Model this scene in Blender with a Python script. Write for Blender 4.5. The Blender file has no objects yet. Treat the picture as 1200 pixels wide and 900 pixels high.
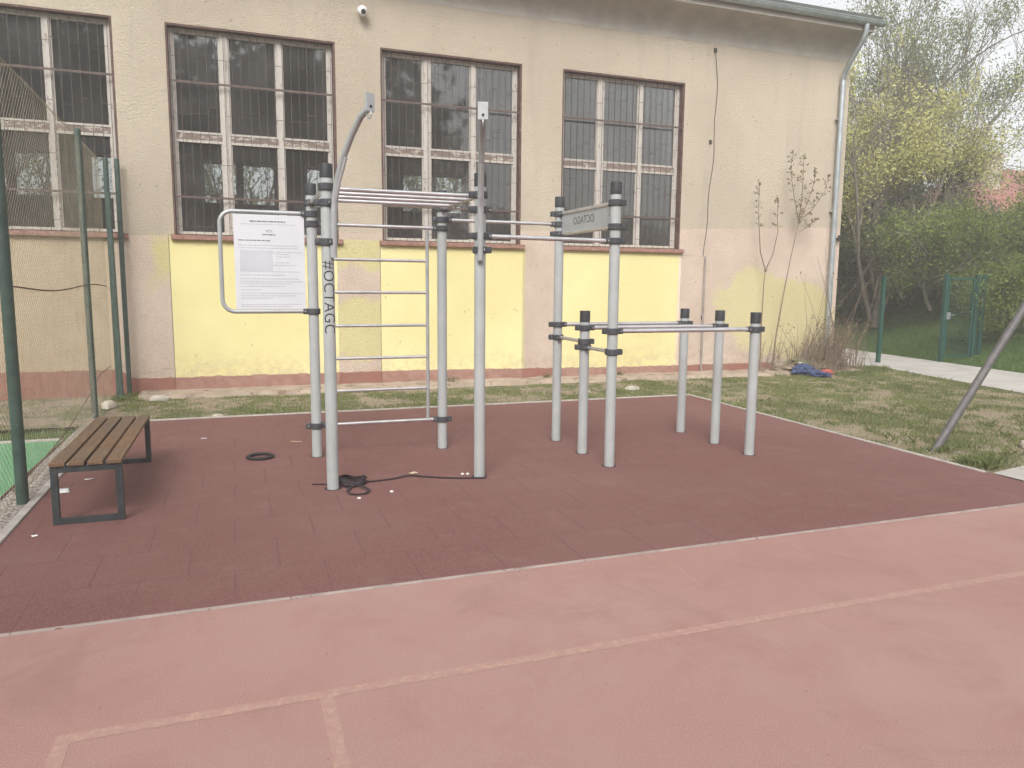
import bpy, bmesh, math, random
import numpy as np
from mathutils import Vector, Matrix, noise
random.seed(7)
rng = np.random.default_rng(7)
PI = math.pi
scene = bpy.context.scene
COL = scene.collection

# ------------------------------------------------------------------ materials
class NT:
    def __init__(s, m):
        s.nt = m.node_tree; s.nt.nodes.clear()
    def n(s, t, **k):
        d = s.nt.nodes.new(t)
        for a, b in k.items(): setattr(d, a, b)
        return d
    def link(s, a, b): s.nt.links.new(a, b)
    def put(s, sock, v):
        if isinstance(v, bpy.types.NodeSocket): s.link(v, sock)
        elif isinstance(v, (tuple, list)) and len(v) == 3 and sock.type == 'RGBA': sock.default_value = (*v, 1)
        else: sock.default_value = v
    def m(s, op, a, b=0.0, c=0.0, clamp=False):
        d = s.n('ShaderNodeMath', operation=op, use_clamp=clamp)
        for i, v in enumerate((a, b, c)): s.put(d.inputs[i], v)
        return d.outputs[0]
    def mix(s, f, a, b, mode='MIX'):
        d = s.n('ShaderNodeMix', data_type='RGBA', blend_type=mode)
        s.put(d.inputs[0], f); s.put(d.inputs[6], a); s.put(d.inputs[7], b)
        return d.outputs[2]
    def coord(s):
        if not hasattr(s, '_c'): s._c = s.n('ShaderNodeTexCoord').outputs['Object']
        return s._c
    def xyz(s):
        if not hasattr(s, '_x'):
            d = s.n('ShaderNodeSeparateXYZ'); s.link(s.coord(), d.inputs[0]); s._x = d.outputs
        return s._x
    def noise(s, scale, detail=4, rough=.6, dist=0., stretch=None):
        d = s.n('ShaderNodeTexNoise')
        v = s.coord()
        if stretch:
            mp = s.n('ShaderNodeMapping'); s.link(v, mp.inputs[0]); mp.inputs['Scale'].default_value = stretch; v = mp.outputs[0]
        s.link(v, d.inputs['Vector'])
        d.inputs['Scale'].default_value = scale; d.inputs['Detail'].default_value = detail
        d.inputs['Roughness'].default_value = rough; d.inputs['Distortion'].default_value = dist
        return d.outputs['Fac']
    def ramp(s, v, lo, hi):            # linear remap to 0..1
        d = s.n('ShaderNodeMapRange', interpolation_type='SMOOTHSTEP')
        s.put(d.inputs[0], v); s.put(d.inputs[1], lo); s.put(d.inputs[2], hi)
        return d.outputs[0]
    def band(s, v, lo, hi, soft):      # 1 inside lo..hi
        return s.m('MULTIPLY', s.ramp(v, lo-soft, lo+soft), s.m('SUBTRACT', 1., s.ramp(v, hi-soft, hi+soft)))
    def bump(s, h, strength=.3, dist=.01):
        d = s.n('ShaderNodeBump'); d.inputs['Strength'].default_value = strength; d.inputs['Distance'].default_value = dist
        s.link(h, d.inputs['Height']); return d.outputs[0]
    def out(s, shader): s.link(shader, s.n('ShaderNodeOutputMaterial').inputs[0])
    def bsdf(s, col, rough=.7, metal=0., spec=.4, normal=None):
        d = s.n('ShaderNodeBsdfPrincipled')
        s.put(d.inputs['Base Color'], col); s.put(d.inputs['Roughness'], rough); s.put(d.inputs['Metallic'], metal)
        s.put(d.inputs['Specular IOR Level'], spec)
        if normal is not None: s.link(normal, d.inputs['Normal'])
        return d.outputs[0]

MATS = {}
def newmat(name):
    m = bpy.data.materials.new(name); m.use_nodes = True; MATS[name] = m
    return m, NT(m)

def simple(name, col, rough=.6, metal=0., var=.15, scale=6, bump=.1, bscale=60, spec=.4, speck=None):
    m, t = newmat(name)
    n1 = t.noise(scale, 5)
    dk = tuple(c*(1-var) for c in col); lt = tuple(min(1, c*(1+var)) for c in col)
    c = t.mix(t.ramp(n1, .3, .7), dk, lt)
    if speck:
        c = t.mix(t.ramp(t.noise(speck[1], 3, .7), speck[2], speck[2]+.08), c, speck[0])
    nb = t.noise(bscale, 4)
    rr = t.m('ADD', rough-.08, t.m('MULTIPLY', n1, .16))
    t.out(t.bsdf(c, rr, metal, spec, t.bump(nb, bump, .01)))
    return m

simple('post_paint', (.375, .392, .392), .5, 0, .06, 5, .03, 120, .4, ((.30, .30, .29), 18, .70))
simple('steel_bar', (.62, .62, .63), .34, .75, .10, 8, .03, 150)
simple('tube_grey', (.40, .41, .42), .42, .35, .08, 8, .03, 150)
simple('clamp_black', (.055, .058, .066), .55, 0, .2, 20, .08, 150)
simple('cap_black', (.032, .034, .038), .6, 0, .2, 20, .08, 90)
simple('bolt', (.55, .55, .55), .35, .8, .1)
simple('panel_white', (.60, .61, .65), .4, 0, .03, 3, .02)
simple('print_dark', (.17, .17, .19), .6, 0, .1)
simple('print_grey', (.40, .41, .45), .6, 0, .1)
simple('print_block', (.50, .51, .555), .6, 0, .04)
simple('lettering', (.035, .037, .045), .6, 0, .1)
simple('letter_relief', (.08, .085, .09), .6, 0, .1)
simple('bench_steel', (.048, .055, .060), .5, .2, .2, 12, .05)
simple('green_paint', (.05, .078, .066), .5, 0, .2, 9, .08, 90, .4, ((.10, .13, .10), 22, .66))
simple('gate_green', (.014, .066, .050), .5, 0, .15, 9, .08, 90)
simple('link_wire', (.34, .30, .22), .6, .2, .25, 5, .02)
simple('rust_wire', (.10, .045, .035), .8, .2, .3, 14, .1)
simple('grille_iron', (.11, .08, .07), .75, .2, .3, 14, .1)
simple('zinc', (.40, .44, .46), .38, .65, .12, 7, .05, 40)
simple('soffit', (.40, .37, .335), .85, 0, .1, 3, .15, 40)  # darker than the wall render: eave shade put into the colour
simple('roofing', (.09, .10, .09), .8, 0, .2, 3, .2, 20)
simple('hall_inside', (.22, .20, .17), .9, 0, .1, 2, .1)
simple('hall_floor', (.16, .10, .06), .6, 0, .1, 2, .1)
simple('sill_brick', (.27, .150, .12), .85, 0, .25, 9, .4, 40, .3, ((.38, .30, .27), 14, .62))
simple('reveal_paint', (.105, .062, .052), .8, 0, .3, 8, .3, 40, .3, ((.30, .25, .22), 12, .64))
simple('kerb_concrete', (.40, .37, .34), .9, 0, .15, 7, .4, 60, .3, ((.25, .22, .19), 16, .64))
simple('apron', (.36, .29, .23), .95, 0, .2, 3, .6, 18, .2, ((.20, .15, .11), 4, .56))
simple('path_concrete', (.42, .40, .37), .9, 0, .12, 1.6, .4, 40, .3, ((.26, .23, .20), 3, .63))
simple('camera_white', (.72, .72, .72), .35, 0, .03)
simple('black_rubber', (.022, .020, .022), .7, 0, .2, 20, .15)
simple('strap_web', (.030, .022, .026), .85, 0, .3, 30, .3, 300)
simple('paper', (.80, .80, .80), .8, 0, .05)
simple('scrap_tan', (.55, .45, .30), .8, 0, .2)
simple('cloth_blue', (.045, .065, .14), .9, 0, .3, 20, .3, 80)
simple('cloth_red', (.42, .10, .08), .9, 0, .3, 20, .3, 80)
simple('stone', (.44, .40, .34), .9, 0, .2, 9, .5, 30)
simple('galv_pole', (.13, .125, .125), .6, .25, .2, 10, .1, 60, .4, ((.12, .09, .075), 9, .62))
simple('bark', (.085, .070, .055), .9, 0, .3, 5, .5, 30)
simple('twig', (.19, .14, .105), .9, 0, .3, 12, .3, 50)
simple('twig_grey', (.17, .15, .12), .9, 0, .3, 3, .3, 50)
simple('house_wall', (.40, .33, .26), .9, 0, .1)
simple('roof_tile', (.24, .075, .055), .85, 0, .25, 3, .5, 8)
simple('cable', (.05, .035, .03), .7, 0, .1)
simple('conduit', (.30, .26, .24), .6, .2, .2)

def leafmat(name, a, b, trans=.3):
    m, t = newmat(name)
    g = t.n('ShaderNodeNewGeometry')
    f = t.m('ADD', t.m('MULTIPLY', g.outputs['Random Per Island'], .6), t.m('MULTIPLY', t.ramp(t.noise(.6, 3), .3, .7), .4))
    c = t.mix(f, a, b)
    d = t.n('ShaderNodeBsdfDiffuse'); t.put(d.inputs[0], c)
    tr = t.n('ShaderNodeBsdfTranslucent'); t.put(tr.inputs[0], c)
    mx = t.n('ShaderNodeMixShader'); mx.inputs[0].default_value = trans
    t.link(d.outputs[0], mx.inputs[1]); t.link(tr.outputs[0], mx.inputs[2]); t.out(mx.outputs[0])
leafmat('leaf_spring', (.16, .19, .09), (.27, .30, .16))
leafmat('leaf_yellow', (.38, .38, .14), (.55, .53, .24))
leafmat('leaf_dark', (.035, .06, .02), (.075, .105, .04))
leafmat('leaf_bright', (.12, .17, .045), (.23, .28, .085))
leafmat('leaf_olive', (.10, .12, .055), (.20, .21, .10))
leafmat('leaf_bud', (.20, .20, .10), (.28, .20, .13))
leafmat('blade_green', (.12, .155, .055), (.25, .28, .12))
leafmat('blade_bank', (.065, .125, .03), (.12, .20, .06))
leafmat('blade_dry', (.32, .27, .18), (.50, .43, .30))

# timber slats
m, t = newmat('bench_wood')
g = t.noise(9, 5, .6, .6, (8, .6, 8)); g2 = t.noise(1.7, 3)
c = t.mix(t.ramp(g, .35, .7), (.12, .068, .038), (.225, .138, .080))
c = t.mix(t.ramp(g2, .35, .75), c, (.14, .10, .07))
t.out(t.bsdf(c, .62, 0, .35, t.bump(g, .3, .004)))

# rubber tiles: maroon granules, half-metre tiles
m, t = newmat('rubber_tiles')
X, Y, Z = t.xyz()
def joint(t, v, off, w=.0045, size=.5):
    f = t.m('FRACT', t.m('DIVIDE', t.m('ADD', v, off), size))
    e = t.m('MINIMUM', f, t.m('SUBTRACT', 1., f))
    return t.m('SUBTRACT', 1., t.ramp(e, w/size*.5, w/size*1.6))
row = t.m('FLOOR', t.m('DIVIDE', t.m('ADD', Y, 10.03), .5))
stag = t.m('MULTIPLY', t.m('MODULO', row, 2.), .25)
jt = t.m('MAXIMUM', joint(t, Y, 10.03), joint(t, t.m('ADD', X, stag), 10.05))
col_id = t.m('FLOOR', t.m('DIVIDE', t.m('ADD', t.m('ADD', X, stag), 10.05), .5))
cb = t.n('ShaderNodeCombineXYZ'); t.link(row, cb.inputs[0]); t.link(col_id, cb.inputs[1])
wn = t.n('ShaderNodeTexWhiteNoise', noise_dimensions='3D'); t.link(cb.outputs[0], wn.inputs['Vector'])
gr = t.noise(140, 2, .7); big = t.noise(.55, 5, .6); mid = t.noise(3.5, 5, .65)
c = t.mix(t.ramp(gr, .3, .7), (.125, .053, .048), (.225, .112, .102))
c = t.mix(t.m('MULTIPLY', wn.outputs[0], .2), c, (.18, .083, .072))
c = t.mix(t.m('MULTIPLY', t.ramp(big, .35, .75), .5), c, (.215, .122, .108))
c = t.mix(t.m('MULTIPLY', t.ramp(mid, .52, .75), .35), c, (.23, .14, .122))
c = t.mix(t.m('MULTIPLY', t.m('MULTIPLY', jt, t.ramp(big, .3, .6)), .32), c, (.055, .028, .026))
h = t.m('SUBTRACT', t.m('MULTIPLY', gr, .5), t.m('MULTIPLY', jt, .8))
t.out(t.bsdf(c, .88, 0, .25, t.bump(h, .35, .006)))

# red synthetic court
m, t = newmat('court_red')
gr = t.noise(170, 2, .7); big = t.noise(.35, 5, .6); mid = t.noise(1.6, 6, .7, .6)
c = t.mix(t.ramp(gr, .3, .7), (.285, .152, .130), (.405, .243, .213))
c = t.mix(t.m('MULTIPLY', t.ramp(big, .35, .7), .55), c, (.40, .27, .243))
c = t.mix(t.m('MULTIPLY', t.ramp(mid, .45, .70), .6), c, (.31, .168, .145))
c = t.mix(t.m('MULTIPLY', t.ramp(t.noise(26, 2), .70, .76), .5), c, (.22, .10, .08))
sc_ = t.noise(5, 6, .75, 1.5, (1, .35, 1))
c = t.mix(t.m('MULTIPLY', t.ramp(sc_, .56, .72), .35), c, (.40, .27, .24))
c = t.mix(t.m('MULTIPLY', t.ramp(t.noise(.9, 7, .7, 1.2), .55, .66), .28), c, (.25, .145, .125))
t.out(t.bsdf(c, .85, 0, .3, t.bump(gr, .35, .004)))
m, t = newmat('court_line')
wear = t.ramp(t.noise(22, 6, .8), .32, .54)
c = t.mix(wear, (.465, .305, .235), (.375, .228, .195))
t.out(t.bsdf(c, .85, 0, .3, t.bump(t.noise(170, 2, .7), .3, .004)))
m, t = newmat('turf_green')
gr = t.noise(90, 3, .7); big = t.noise(1.2, 4)
c = t.mix(t.ramp(gr, .3, .7), (.075, .23, .11), (.16, .37, .20))
c = t.mix(t.m('MULTIPLY', t.ramp(big, .4, .7), .4), c, (.18, .34, .21))
t.out(t.bsdf(c, .9, 0, .2, t.bump(gr, .5, .01)))
m, t = newmat('gravel_strip')
v = t.n('ShaderNodeTexVoronoi'); t.link(t.coord(), v.inputs['Vector']); v.inputs['Scale'].default_value = 38
c = t.mix(t.ramp(v.outputs['Distance'], .1, .7), (.50, .46, .42), (.20, .17, .15))
t.out(t.bsdf(c, .9, 0, .2, t.bump(v.outputs['Distance'], -.6, .01)))

def soil(name, green, straw, dirt, gthr=.5):
    m, t = newmat(name)
    a = t.noise(.9, 6, .65); b = t.noise(5, 6, .7); f = t.noise(45, 4, .75, 0, (1, 1, 1))
    c = t.mix(t.ramp(f, .3, .7), tuple(x*.6 for x in dirt), tuple(x*1.3 for x in dirt))
    c = t.mix(t.m('MULTIPLY', t.ramp(b, .42, .62), .75), c, straw)
    gm = t.ramp(t.m('ADD', t.m('MULTIPLY', a, .55), t.m('MULTIPLY', b, .45)), gthr-.03, gthr+.09)
    c = t.mix(t.m('MULTIPLY', gm, .8), c, t.mix(t.ramp(f, .3, .7), tuple(x*.6 for x in green), tuple(x*1.4 for x in green)))
    t.out(t.bsdf(c, .95, 0, .15, t.bump(t.m('ADD', f, b), .8, .03)))
soil('soil_lawn', (.13, .16, .07), (.42, .36, .26), (.34, .28, .215), .49)
soil('soil_strip', (.10, .13, .055), (.42, .35, .27), (.34, .27, .21), .49)
soil('soil_bank', (.060, .12, .030), (.10, .12, .04), (.08, .08, .04), .36)

# facade render: beige above, pink below, yellow paint under the windows, red-brown plinth
m, t = newmat('facade')
X, Y, Z = t.xyz()
nA = t.noise(1.3, 6, .6); nB = t.noise(7, 5, .65); nC = t.noise(.45, 4, .5)
rg = t.noise(44, 4, .75, .1, (1, 1, 1.15)); streak = t.noise(2.2, 5, .6, 0, (1.6, 1, .16))
wob = t.m('MULTIPLY', t.m('SUBTRACT', nB, .5), .10); wob2 = t.m('MULTIPLY', t.m('SUBTRACT', nA, .5), .9)
upper = t.mix(t.ramp(nC, .3, .7), (.54, .465, .37), (.63, .55, .44))
upper = t.mix(t.m('MULTIPLY', t.ramp(streak, .52, .78), .28), upper, (.37, .32, .265))
low = t.mix(t.ramp(nA, .3, .7), (.65, .52, .43), (.74, .61, .51))
low = t.mix(t.m('MULTIPLY', t.ramp(nB, .5, .7), .3), low, (.66, .55, .45))
low = t.mix(t.m('SUBTRACT', 1., t.ramp(X, -1.62, -1.58)), low, t.mix(t.ramp(nA, .3, .7), (.56, .44, .30), (.66, .54, .38)))
bz = t.m('ADD', t.m('ADD', 2.40, t.m('MULTIPLY', X, .043)), t.m('MULTIPLY', wob, .3))
c = t.mix(t.ramp(t.m('SUBTRACT', Z, bz), -.012, .012), low, upper)
xw = t.m('ADD', X, t.m('MULTIPLY', wob, .25)); zw = t.m('ADD', Z, wob)
pan = None
for (x0, x1) in ((-.88, 1.57), (2.26, 4.75), (5.40, 7.95)):
    b = t.m('MULTIPLY', t.band(X, x0, x1, .006), t.band(Z, -.5, 2.37, .01))
    pan = b if pan is None else t.m('MAXIMUM', pan, b)
panp = None
for (x0, x1) in ((-.88, 1.57), (2.26, 4.79), (5.40, 7.90)):
    b = t.m('MULTIPLY', t.band(xw, x0, x1, .015), t.band(Z, -.5, 2.37, .01))
    panp = b if panp is None else t.m('MAXIMUM', panp, b)
# ragged overpaint on the piers and the far blotch
zz = t.m('ADD', Z, wob2); xx = t.m('ADD', X, t.m('MULTIPLY', wob2, .5))
pier = t.m('MULTIPLY', t.band(xx, 1.2, 2.30, .05), t.m('MAXIMUM', t.band(zz, .45, 1.35, .09), t.band(zz, 1.95, 2.6, .09)))
pier = t.m('MULTIPLY', pier, t.band(Z, .1, 2.37, .01))
lft = t.m('MULTIPLY', t.band(xx, -1.12, -.8, .08), t.band(zz, 1.75, 2.32, .15))
dx = t.m('DIVIDE', t.m('SUBTRACT', X, 10.2), 1.45); dz = t.m('DIVIDE', t.m('SUBTRACT', Z, t.m('ADD', 1.15, t.m('MULTIPLY', t.m('SUBTRACT', 10.2, X), .12))), .82)
rr = t.m('SQRT', t.m('ADD', t.m('MULTIPLY', dx, dx), t.m('MULTIPLY', dz, dz)))
blo = t.m('SUBTRACT', 1., t.ramp(t.m('ADD', rr, t.m('ADD', t.m('MULTIPLY', wob2, 1.5), t.m('MULTIPLY', wob, 2.2))), .88, 1.04))
yel = t.m('MAXIMUM', t.m('MAXIMUM', panp, pier), t.m('MAXIMUM', lft, t.m('MULTIPLY', blo, .8)))
yel = t.m('MULTIPLY', yel, t.m('SUBTRACT', 1., t.m('MULTIPLY', t.ramp(t.noise(4.5, 6, .75), .60, .72), .35)))
yc = t.mix(t.ramp(nC, .35, .7), (.67, .60, .30), (.76, .69, .37))
yc = t.mix(t.m('MULTIPLY', t.ramp(nA, .55, .8), .35), yc, (.60, .56, .27))
yc = t.mix(t.m('MULTIPLY', t.ramp(streak, .55, .8), .3), yc, (.66, .57, .27))
c = t.mix(yel, c, yc)
splash = t.m('MULTIPLY', t.m('SUBTRACT', 1., t.ramp(t.m('ADD', Z, t.m('MULTIPLY', wob2, .35)), .25, .75)), t.ramp(t.noise(9, 6, .75), .42, .62))
c = t.mix(t.m('MULTIPLY', splash, .38), c, (.44, .35, .26))
# plinth
ph = t.m('ADD', t.m('ADD', .235, t.m('MULTIPLY', wob, .75)), t.m('MULTIPLY', t.ramp(X, -1.4, -1.7), .14))
ph = t.m('SUBTRACT', ph, t.m('MULTIPLY', t.ramp(X, 2., 8.), .06))
pl = t.ramp(t.m('SUBTRACT', ph, Z), -.008, .008)
pcol = t.mix(t.ramp(nB, .35, .7), (.28, .155, .125), (.37, .22, .18))
pcol = t.mix(t.m('MULTIPLY', t.m('SUBTRACT', 1., pan), .55), pcol, (.42, .165, .125))
pcol = t.mix(t.m('MULTIPLY', t.ramp(nA, .5, .7), .4), pcol, (.33, .24, .20))
c = t.mix(pl, c, pcol)
spot = t.ramp(t.noise(11, 2, .5), .73, .755)
c = t.mix(t.m('MULTIPLY', spot, .5), c, (.30, .24, .19))
lin = None
for x0 in (-.885, 2.255, 5.395):
    b = t.m('MULTIPLY', t.band(X, x0-.006, x0+.006, .004), t.band(Z, .2, 2.37, .01))
    lin = b if lin is None else t.m('MAXIMUM', lin, b)
c = t.mix(t.m('MULTIPLY', lin, .5), c, (.35, .30, .20))
hb = t.m('MULTIPLY', rg, t.m('SUBTRACT', 1.15, t.m('MULTIPLY', pan, .95)))
c = t.mix(t.m('MULTIPLY', t.m('MULTIPLY', t.ramp(rg, .48, .66), t.m('SUBTRACT', 1., t.m('MULTIPLY', pan, .9))), .22), c, (.36, .29, .23))
t.out(t.bsdf(c, .93, 0, .2, t.bump(hb, .9, .04)))

# flaking white joinery
m, t = newmat('old_white')
f = t.noise(24, 6, .75, 0, (1, 1, .35)); g = t.noise(3, 4)
c = t.mix(t.ramp(f, .55, .62), (.45, .42, .385), (.24, .19, .165))
c = t.mix(t.m('MULTIPLY', t.ramp(g, .4, .7), .3), c, (.50, .45, .41))
t.out(t.bsdf(c, .75, 0, .3, t.bump(f, .4, .01)))
m, t = newmat('old_brown')
f = t.noise(20, 6, .75, 0, (.4, 1, 1))
c = t.mix(t.ramp(f, .40, .47), (.45, .40, .36), (.185, .145, .125))
t.out(t.bsdf(c, .8, 0, .3, t.bump(f, .4, .01)))
# dusty panes
m, t = newmat('dusty_glass')
tr = t.n('ShaderNodeBsdfTransparent'); tr.inputs[0].default_value = (.82, .85, .84, 1)
gl = t.n('ShaderNodeBsdfGlossy'); gl.inputs['Roughness'].default_value = .03; gl.inputs[0].default_value = (1, 1, 1, 1)
df = t.n('ShaderNodeBsdfDiffuse'); df.inputs[0].default_value = (.34, .33, .33, 1)
fr = t.n('ShaderNodeFresnel'); fr.inputs[0].default_value = 1.72
m1 = t.n('ShaderNodeMixShader'); t.link(t.m('ADD', .05, t.m('MULTIPLY', t.ramp(t.noise(1.5, 5), .3, .75), .10)), m1.inputs[0])
t.link(tr.outputs[0], m1.inputs[1]); t.link(df.outputs[0], m1.inputs[2])
m2 = t.n('ShaderNodeMixShader'); t.link(fr.outputs[0], m2.inputs[0]); t.link(m1.outputs[0], m2.inputs[1]); t.link(gl.outputs[0], m2.inputs[2])
t.out(m2.outputs[0])

# ------------------------------------------------------------------ mesh helpers
class MB:
    def __init__(s): s.v = []; s.f = []; s.sm = []
    def add(s, vs, fs, smooth=False):
        b = len(s.v); s.v += [tuple(v) for v in vs]; s.f += [tuple(i+b for i in f) for f in fs]; s.sm += [smooth]*len(fs)
        return s
    def box(s, x0, x1, y0, y1, z0, z1, bev=0.):
        if bev <= 0:
            v = [(x, y, z) for x in (x0, x1) for y in (y0, y1) for z in (z0, z1)]
            return s.add(v, [(0,1,3,2),(4,6,7,5),(0,4,5,1),(2,3,7,6),(0,2,6,4),(1,5,7,3)])
        bm = bmesh.new(); bmesh.ops.create_cube(bm, size=1)
        for v in bm.verts: v.co = Vector(((x0+x1)/2+v.co.x*(x1-x0), (y0+y1)/2+v.co.y*(y1-y0), (z0+z1)/2+v.co.z*(z1-z0)))
        bmesh.ops.bevel(bm, geom=bm.edges[:], offset=bev, segments=2, affect='EDGES', profile=.5)
        bm.verts.index_update()
        s.add([v.co[:] for v in bm.verts], [[v.index for v in f.verts] for f in bm.faces]); bm.free()
        return s
    def obox(s, c, ax, ay, az, hx, hy, hz, bev=0.):   # oriented box
        t_ = MB().box(-hx, hx, -hy, hy, -hz, hz, bev)
        ax, ay, az, c = map(Vector, (ax, ay, az, c))
        return s.add([c+ax*v[0]+ay*v[1]+az*v[2] for v in t_.v], t_.f)
    def tube(s, pts, r, n=12, caps=True, flat=None):
        pts = [Vector(p) for p in pts]; k = len(pts)
        rs = r if isinstance(r, (list, tuple)) else [r]*k
        tang = []
        for i in range(k):
            d = (pts[min(i+1, k-1)]-pts[max(i-1, 0)]); tang.append(d.normalized() if d.length > 1e-9 else Vector((0, 0, 1)))
        up = Vector((0, 0, 1)) if abs(tang[0].z) < .95 else Vector((1, 0, 0))
        a = tang[0].cross(up).normalized()
        vs = []
        for i in range(k):
            a = (a-tang[i]*a.dot(tang[i]))
            a = a.normalized() if a.length > 1e-6 else tang[i].orthogonal().normalized()
            b = tang[i].cross(a)
            for j in range(n):
                th = 2*PI*j/n
                ra = rs[i]*(flat[0] if flat else 1); rb = rs[i]*(flat[1] if flat else 1)
                vs.append(pts[i]+a*math.cos(th)*ra+b*math.sin(th)*rb)
        fs = [(i*n+j, i*n+(j+1) % n, (i+1)*n+(j+1) % n, (i+1)*n+j) for i in range(k-1) for j in range(n)]
        s.add(vs, fs, True)
        if caps: s.add([vs[j] for j in range(n)], [tuple(range(n-1, -1, -1))]); s.add(vs[-n:], [tuple(range(n))])
        return s
    def lathe(s, prof, c=(0, 0, 0), n=32, ang=2*PI):
        vs = []; k = len(prof)
        for j in range(n):
            th = ang*j/n
            for (r, z) in prof: vs.append((c[0]+r*math.cos(th), c[1]+r*math.sin(th), c[2]+z))
        s.add(vs, [(j*k+i, ((j+1) % n)*k+i, ((j+1) % n)*k+i+1, j*k+i+1) for j in range(n) for i in range(k-1)], True)
        return s
    def ellipsoid(s, c, r, n=10, jit=0.):
        vs = [(c[0], c[1], c[2]-r[2])]; 
        for i in range(1, n):
            ph = -PI/2+PI*i/n
            for j in range(n*2):
                th = PI*j/n; q = 1+random.uniform(-jit, jit)
                vs.append((c[0]+r[0]*q*math.cos(ph)*math.cos(th), c[1]+r[1]*q*math.cos(ph)*math.sin(th), c[2]+r[2]*q*math.sin(ph)))
        vs.append((c[0], c[1], c[2]+r[2])); N = n*2; L = len(vs)-1
        fs = [(0, 1+(j+1) % N, 1+j) for j in range(N)]+[(1+i*N+j, 1+i*N+(j+1) % N, 1+(i+1)*N+(j+1) % N, 1+(i+1)*N+j) for i in range(n-2) for j in range(N)]
        fs += [(L, L-N+j, L-N+(j+1) % N) for j in range(N)]
        return s.add(vs, fs, True)
    def build(s, name, mat, parent=None, sharp=True):
        me = bpy.data.meshes.new(name); me.from_pydata(s.v, [], s.f); me.validate()
        if any(s.sm):
            if len(s.sm) == len(me.polygons): me.polygons.foreach_set('use_smooth', s.sm)
            me.update()
            try: me.set_sharp_from_angle(angle=math.radians(40))
            except Exception: pass
        bm = bmesh.new(); bm.from_mesh(me); bmesh.ops.recalc_face_normals(bm, faces=bm.faces[:]); bm.to_mesh(me); bm.free()
        me.materials.append(MATS[mat]); me.update()
        o = bpy.data.objects.new(name, me); COL.objects.link(o)
        if parent is not None: setparent(o, parent)
        return o

def world_of(o):
    m = Matrix.Translation(o.location) @ o.rotation_euler.to_matrix().to_4x4()
    if o.parent is not None: m = world_of(o.parent) @ o.matrix_parent_inverse @ m
    return m
def setparent(o, p):
    o.parent = p; o.matrix_parent_inverse = world_of(p).inverted()
def rawmesh(name, v, f, mat, parent=None, smooth=False):
    me = bpy.data.meshes.new(name)
    v = np.asarray(v, dtype=np.float32); f = np.asarray(f, dtype=np.int32)
    me.vertices.add(len(v)); me.vertices.foreach_set('co', v.ravel())
    k = f.shape[1]; me.loops.add(f.size); me.loops.foreach_set('vertex_index', f.ravel())
    me.polygons.add(len(f)); me.polygons.foreach_set('loop_start', np.arange(len(f), dtype=np.int32)*k)
    me.polygons.foreach_set('loop_total', np.full(len(f), k, dtype=np.int32))
    me.update(calc_edges=True); me.materials.append(MATS[mat])
    if smooth: me.polygons.foreach_set('use_smooth', [True]*len(f))
    o = bpy.data.objects.new(name, me); COL.objects.link(o)
    if parent is not None: setparent(o, parent)
    return o
def tag(o, label, cat, group=None):
    o['label'] = label; o['category'] = cat
    if group: o['group'] = group
    return o
def thing(name, label, cat, loc=(0, 0, 0), group=None):
    o = bpy.data.objects.new(name, None); COL.objects.link(o); o.location = loc; o.empty_display_size = .2
    return tag(o, label, cat, group)
def struct(o, kind='structure'): o['kind'] = kind; return o

def text_mesh(s, size, extrude=0., font_w=None):
    cu = bpy.data.curves.new('txt', 'FONT'); cu.body = s; cu.size = size; cu.extrude = extrude; cu.align_x = 'CENTER'; cu.align_y = 'CENTER'
    cu.space_character = 1.05; cu.resolution_u = 4
    o = bpy.data.objects.new('txt', cu); COL.objects.link(o)
    dg = bpy.context.evaluated_depsgraph_get(); dg.update()
    me = bpy.data.meshes.new_from_object(o.evaluated_get(dg))
    bpy.data.objects.remove(o); bpy.data.curves.remove(cu)
    return me

# ------------------------------------------------------------------ camera
H = 1.65
cam_d = bpy.data.cameras.new('camera'); cam = bpy.data.objects.new('camera', cam_d); COL.objects.link(cam)
a_ = (0.93874339, -0.34450395, 0.00882507); b_ = (0.03614182, 0.12388586, 0.99163807); g_ = (0.34271653, 0.93057473, -0.12874803)
cam.matrix_world = Matrix(((a_[0], b_[0], -g_[0], 0), (a_[1], b_[1], -g_[1], 0), (a_[2], b_[2], -g_[2], H), (0, 0, 0, 1)))
cam_d.sensor_width = 36; cam_d.lens = 881.03/1200*36; cam_d.clip_end = 2000; cam_d.clip_start = .05
scene.camera = cam

# ------------------------------------------------------------------ ground
def sheet(name, poly, z, mat):
    return struct(MB().add([(x, y, z) for x, y in poly], [tuple(range(len(poly)))]).build(name, mat))
def rect(x0, x1, y0, y1): return [(x0, y0), (x1, y0), (x1, y1), (x0, y1)]
sheet('ground', rect(-500, 500, -500, 500), -.06, 'soil_bank')
sheet('lawn', rect(6.2, 14.2, 3.0, 14.0), -.022, 'soil_lawn')
sheet('soil_strip', rect(-9, 6.75, 9.85, 12.39), -.018, 'soil_strip')
sheet('court', rect(-14, 30, -25, 3.955), 0., 'court_red')
sheet('rubber_paving', [(-1.44, 3.985), (6.405, 3.985), (6.405, 4.80), (6.55, 9.86), (-1.44, 9.86)], .004, 'rubber_tiles')
sheet('turf_court', rect(-14, -1.73, 3.99, 8.90), .002, 'turf_green')
sheet('gravel', rect(-1.725, -1.505, 3.99, 9.86), .000, 'gravel_strip')
sheet('path', [(11.9, 13.6), (12.3, 13.4), (13.07, 12.36), (12.09, 8.55), (10.9, 3.0), (13.6, 3.0), (14.98, 10.54), (16.18, 16.71), (17.0, 21), (11.9, 21)], -.010, 'path_concrete')
sheet('concrete_slab', [(6.402, 4.0), (9.4, 4.0), (9.4, 4.86), (6.98, 4.86), (6.402, 4.74)], .012, 'path_concrete')
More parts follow.
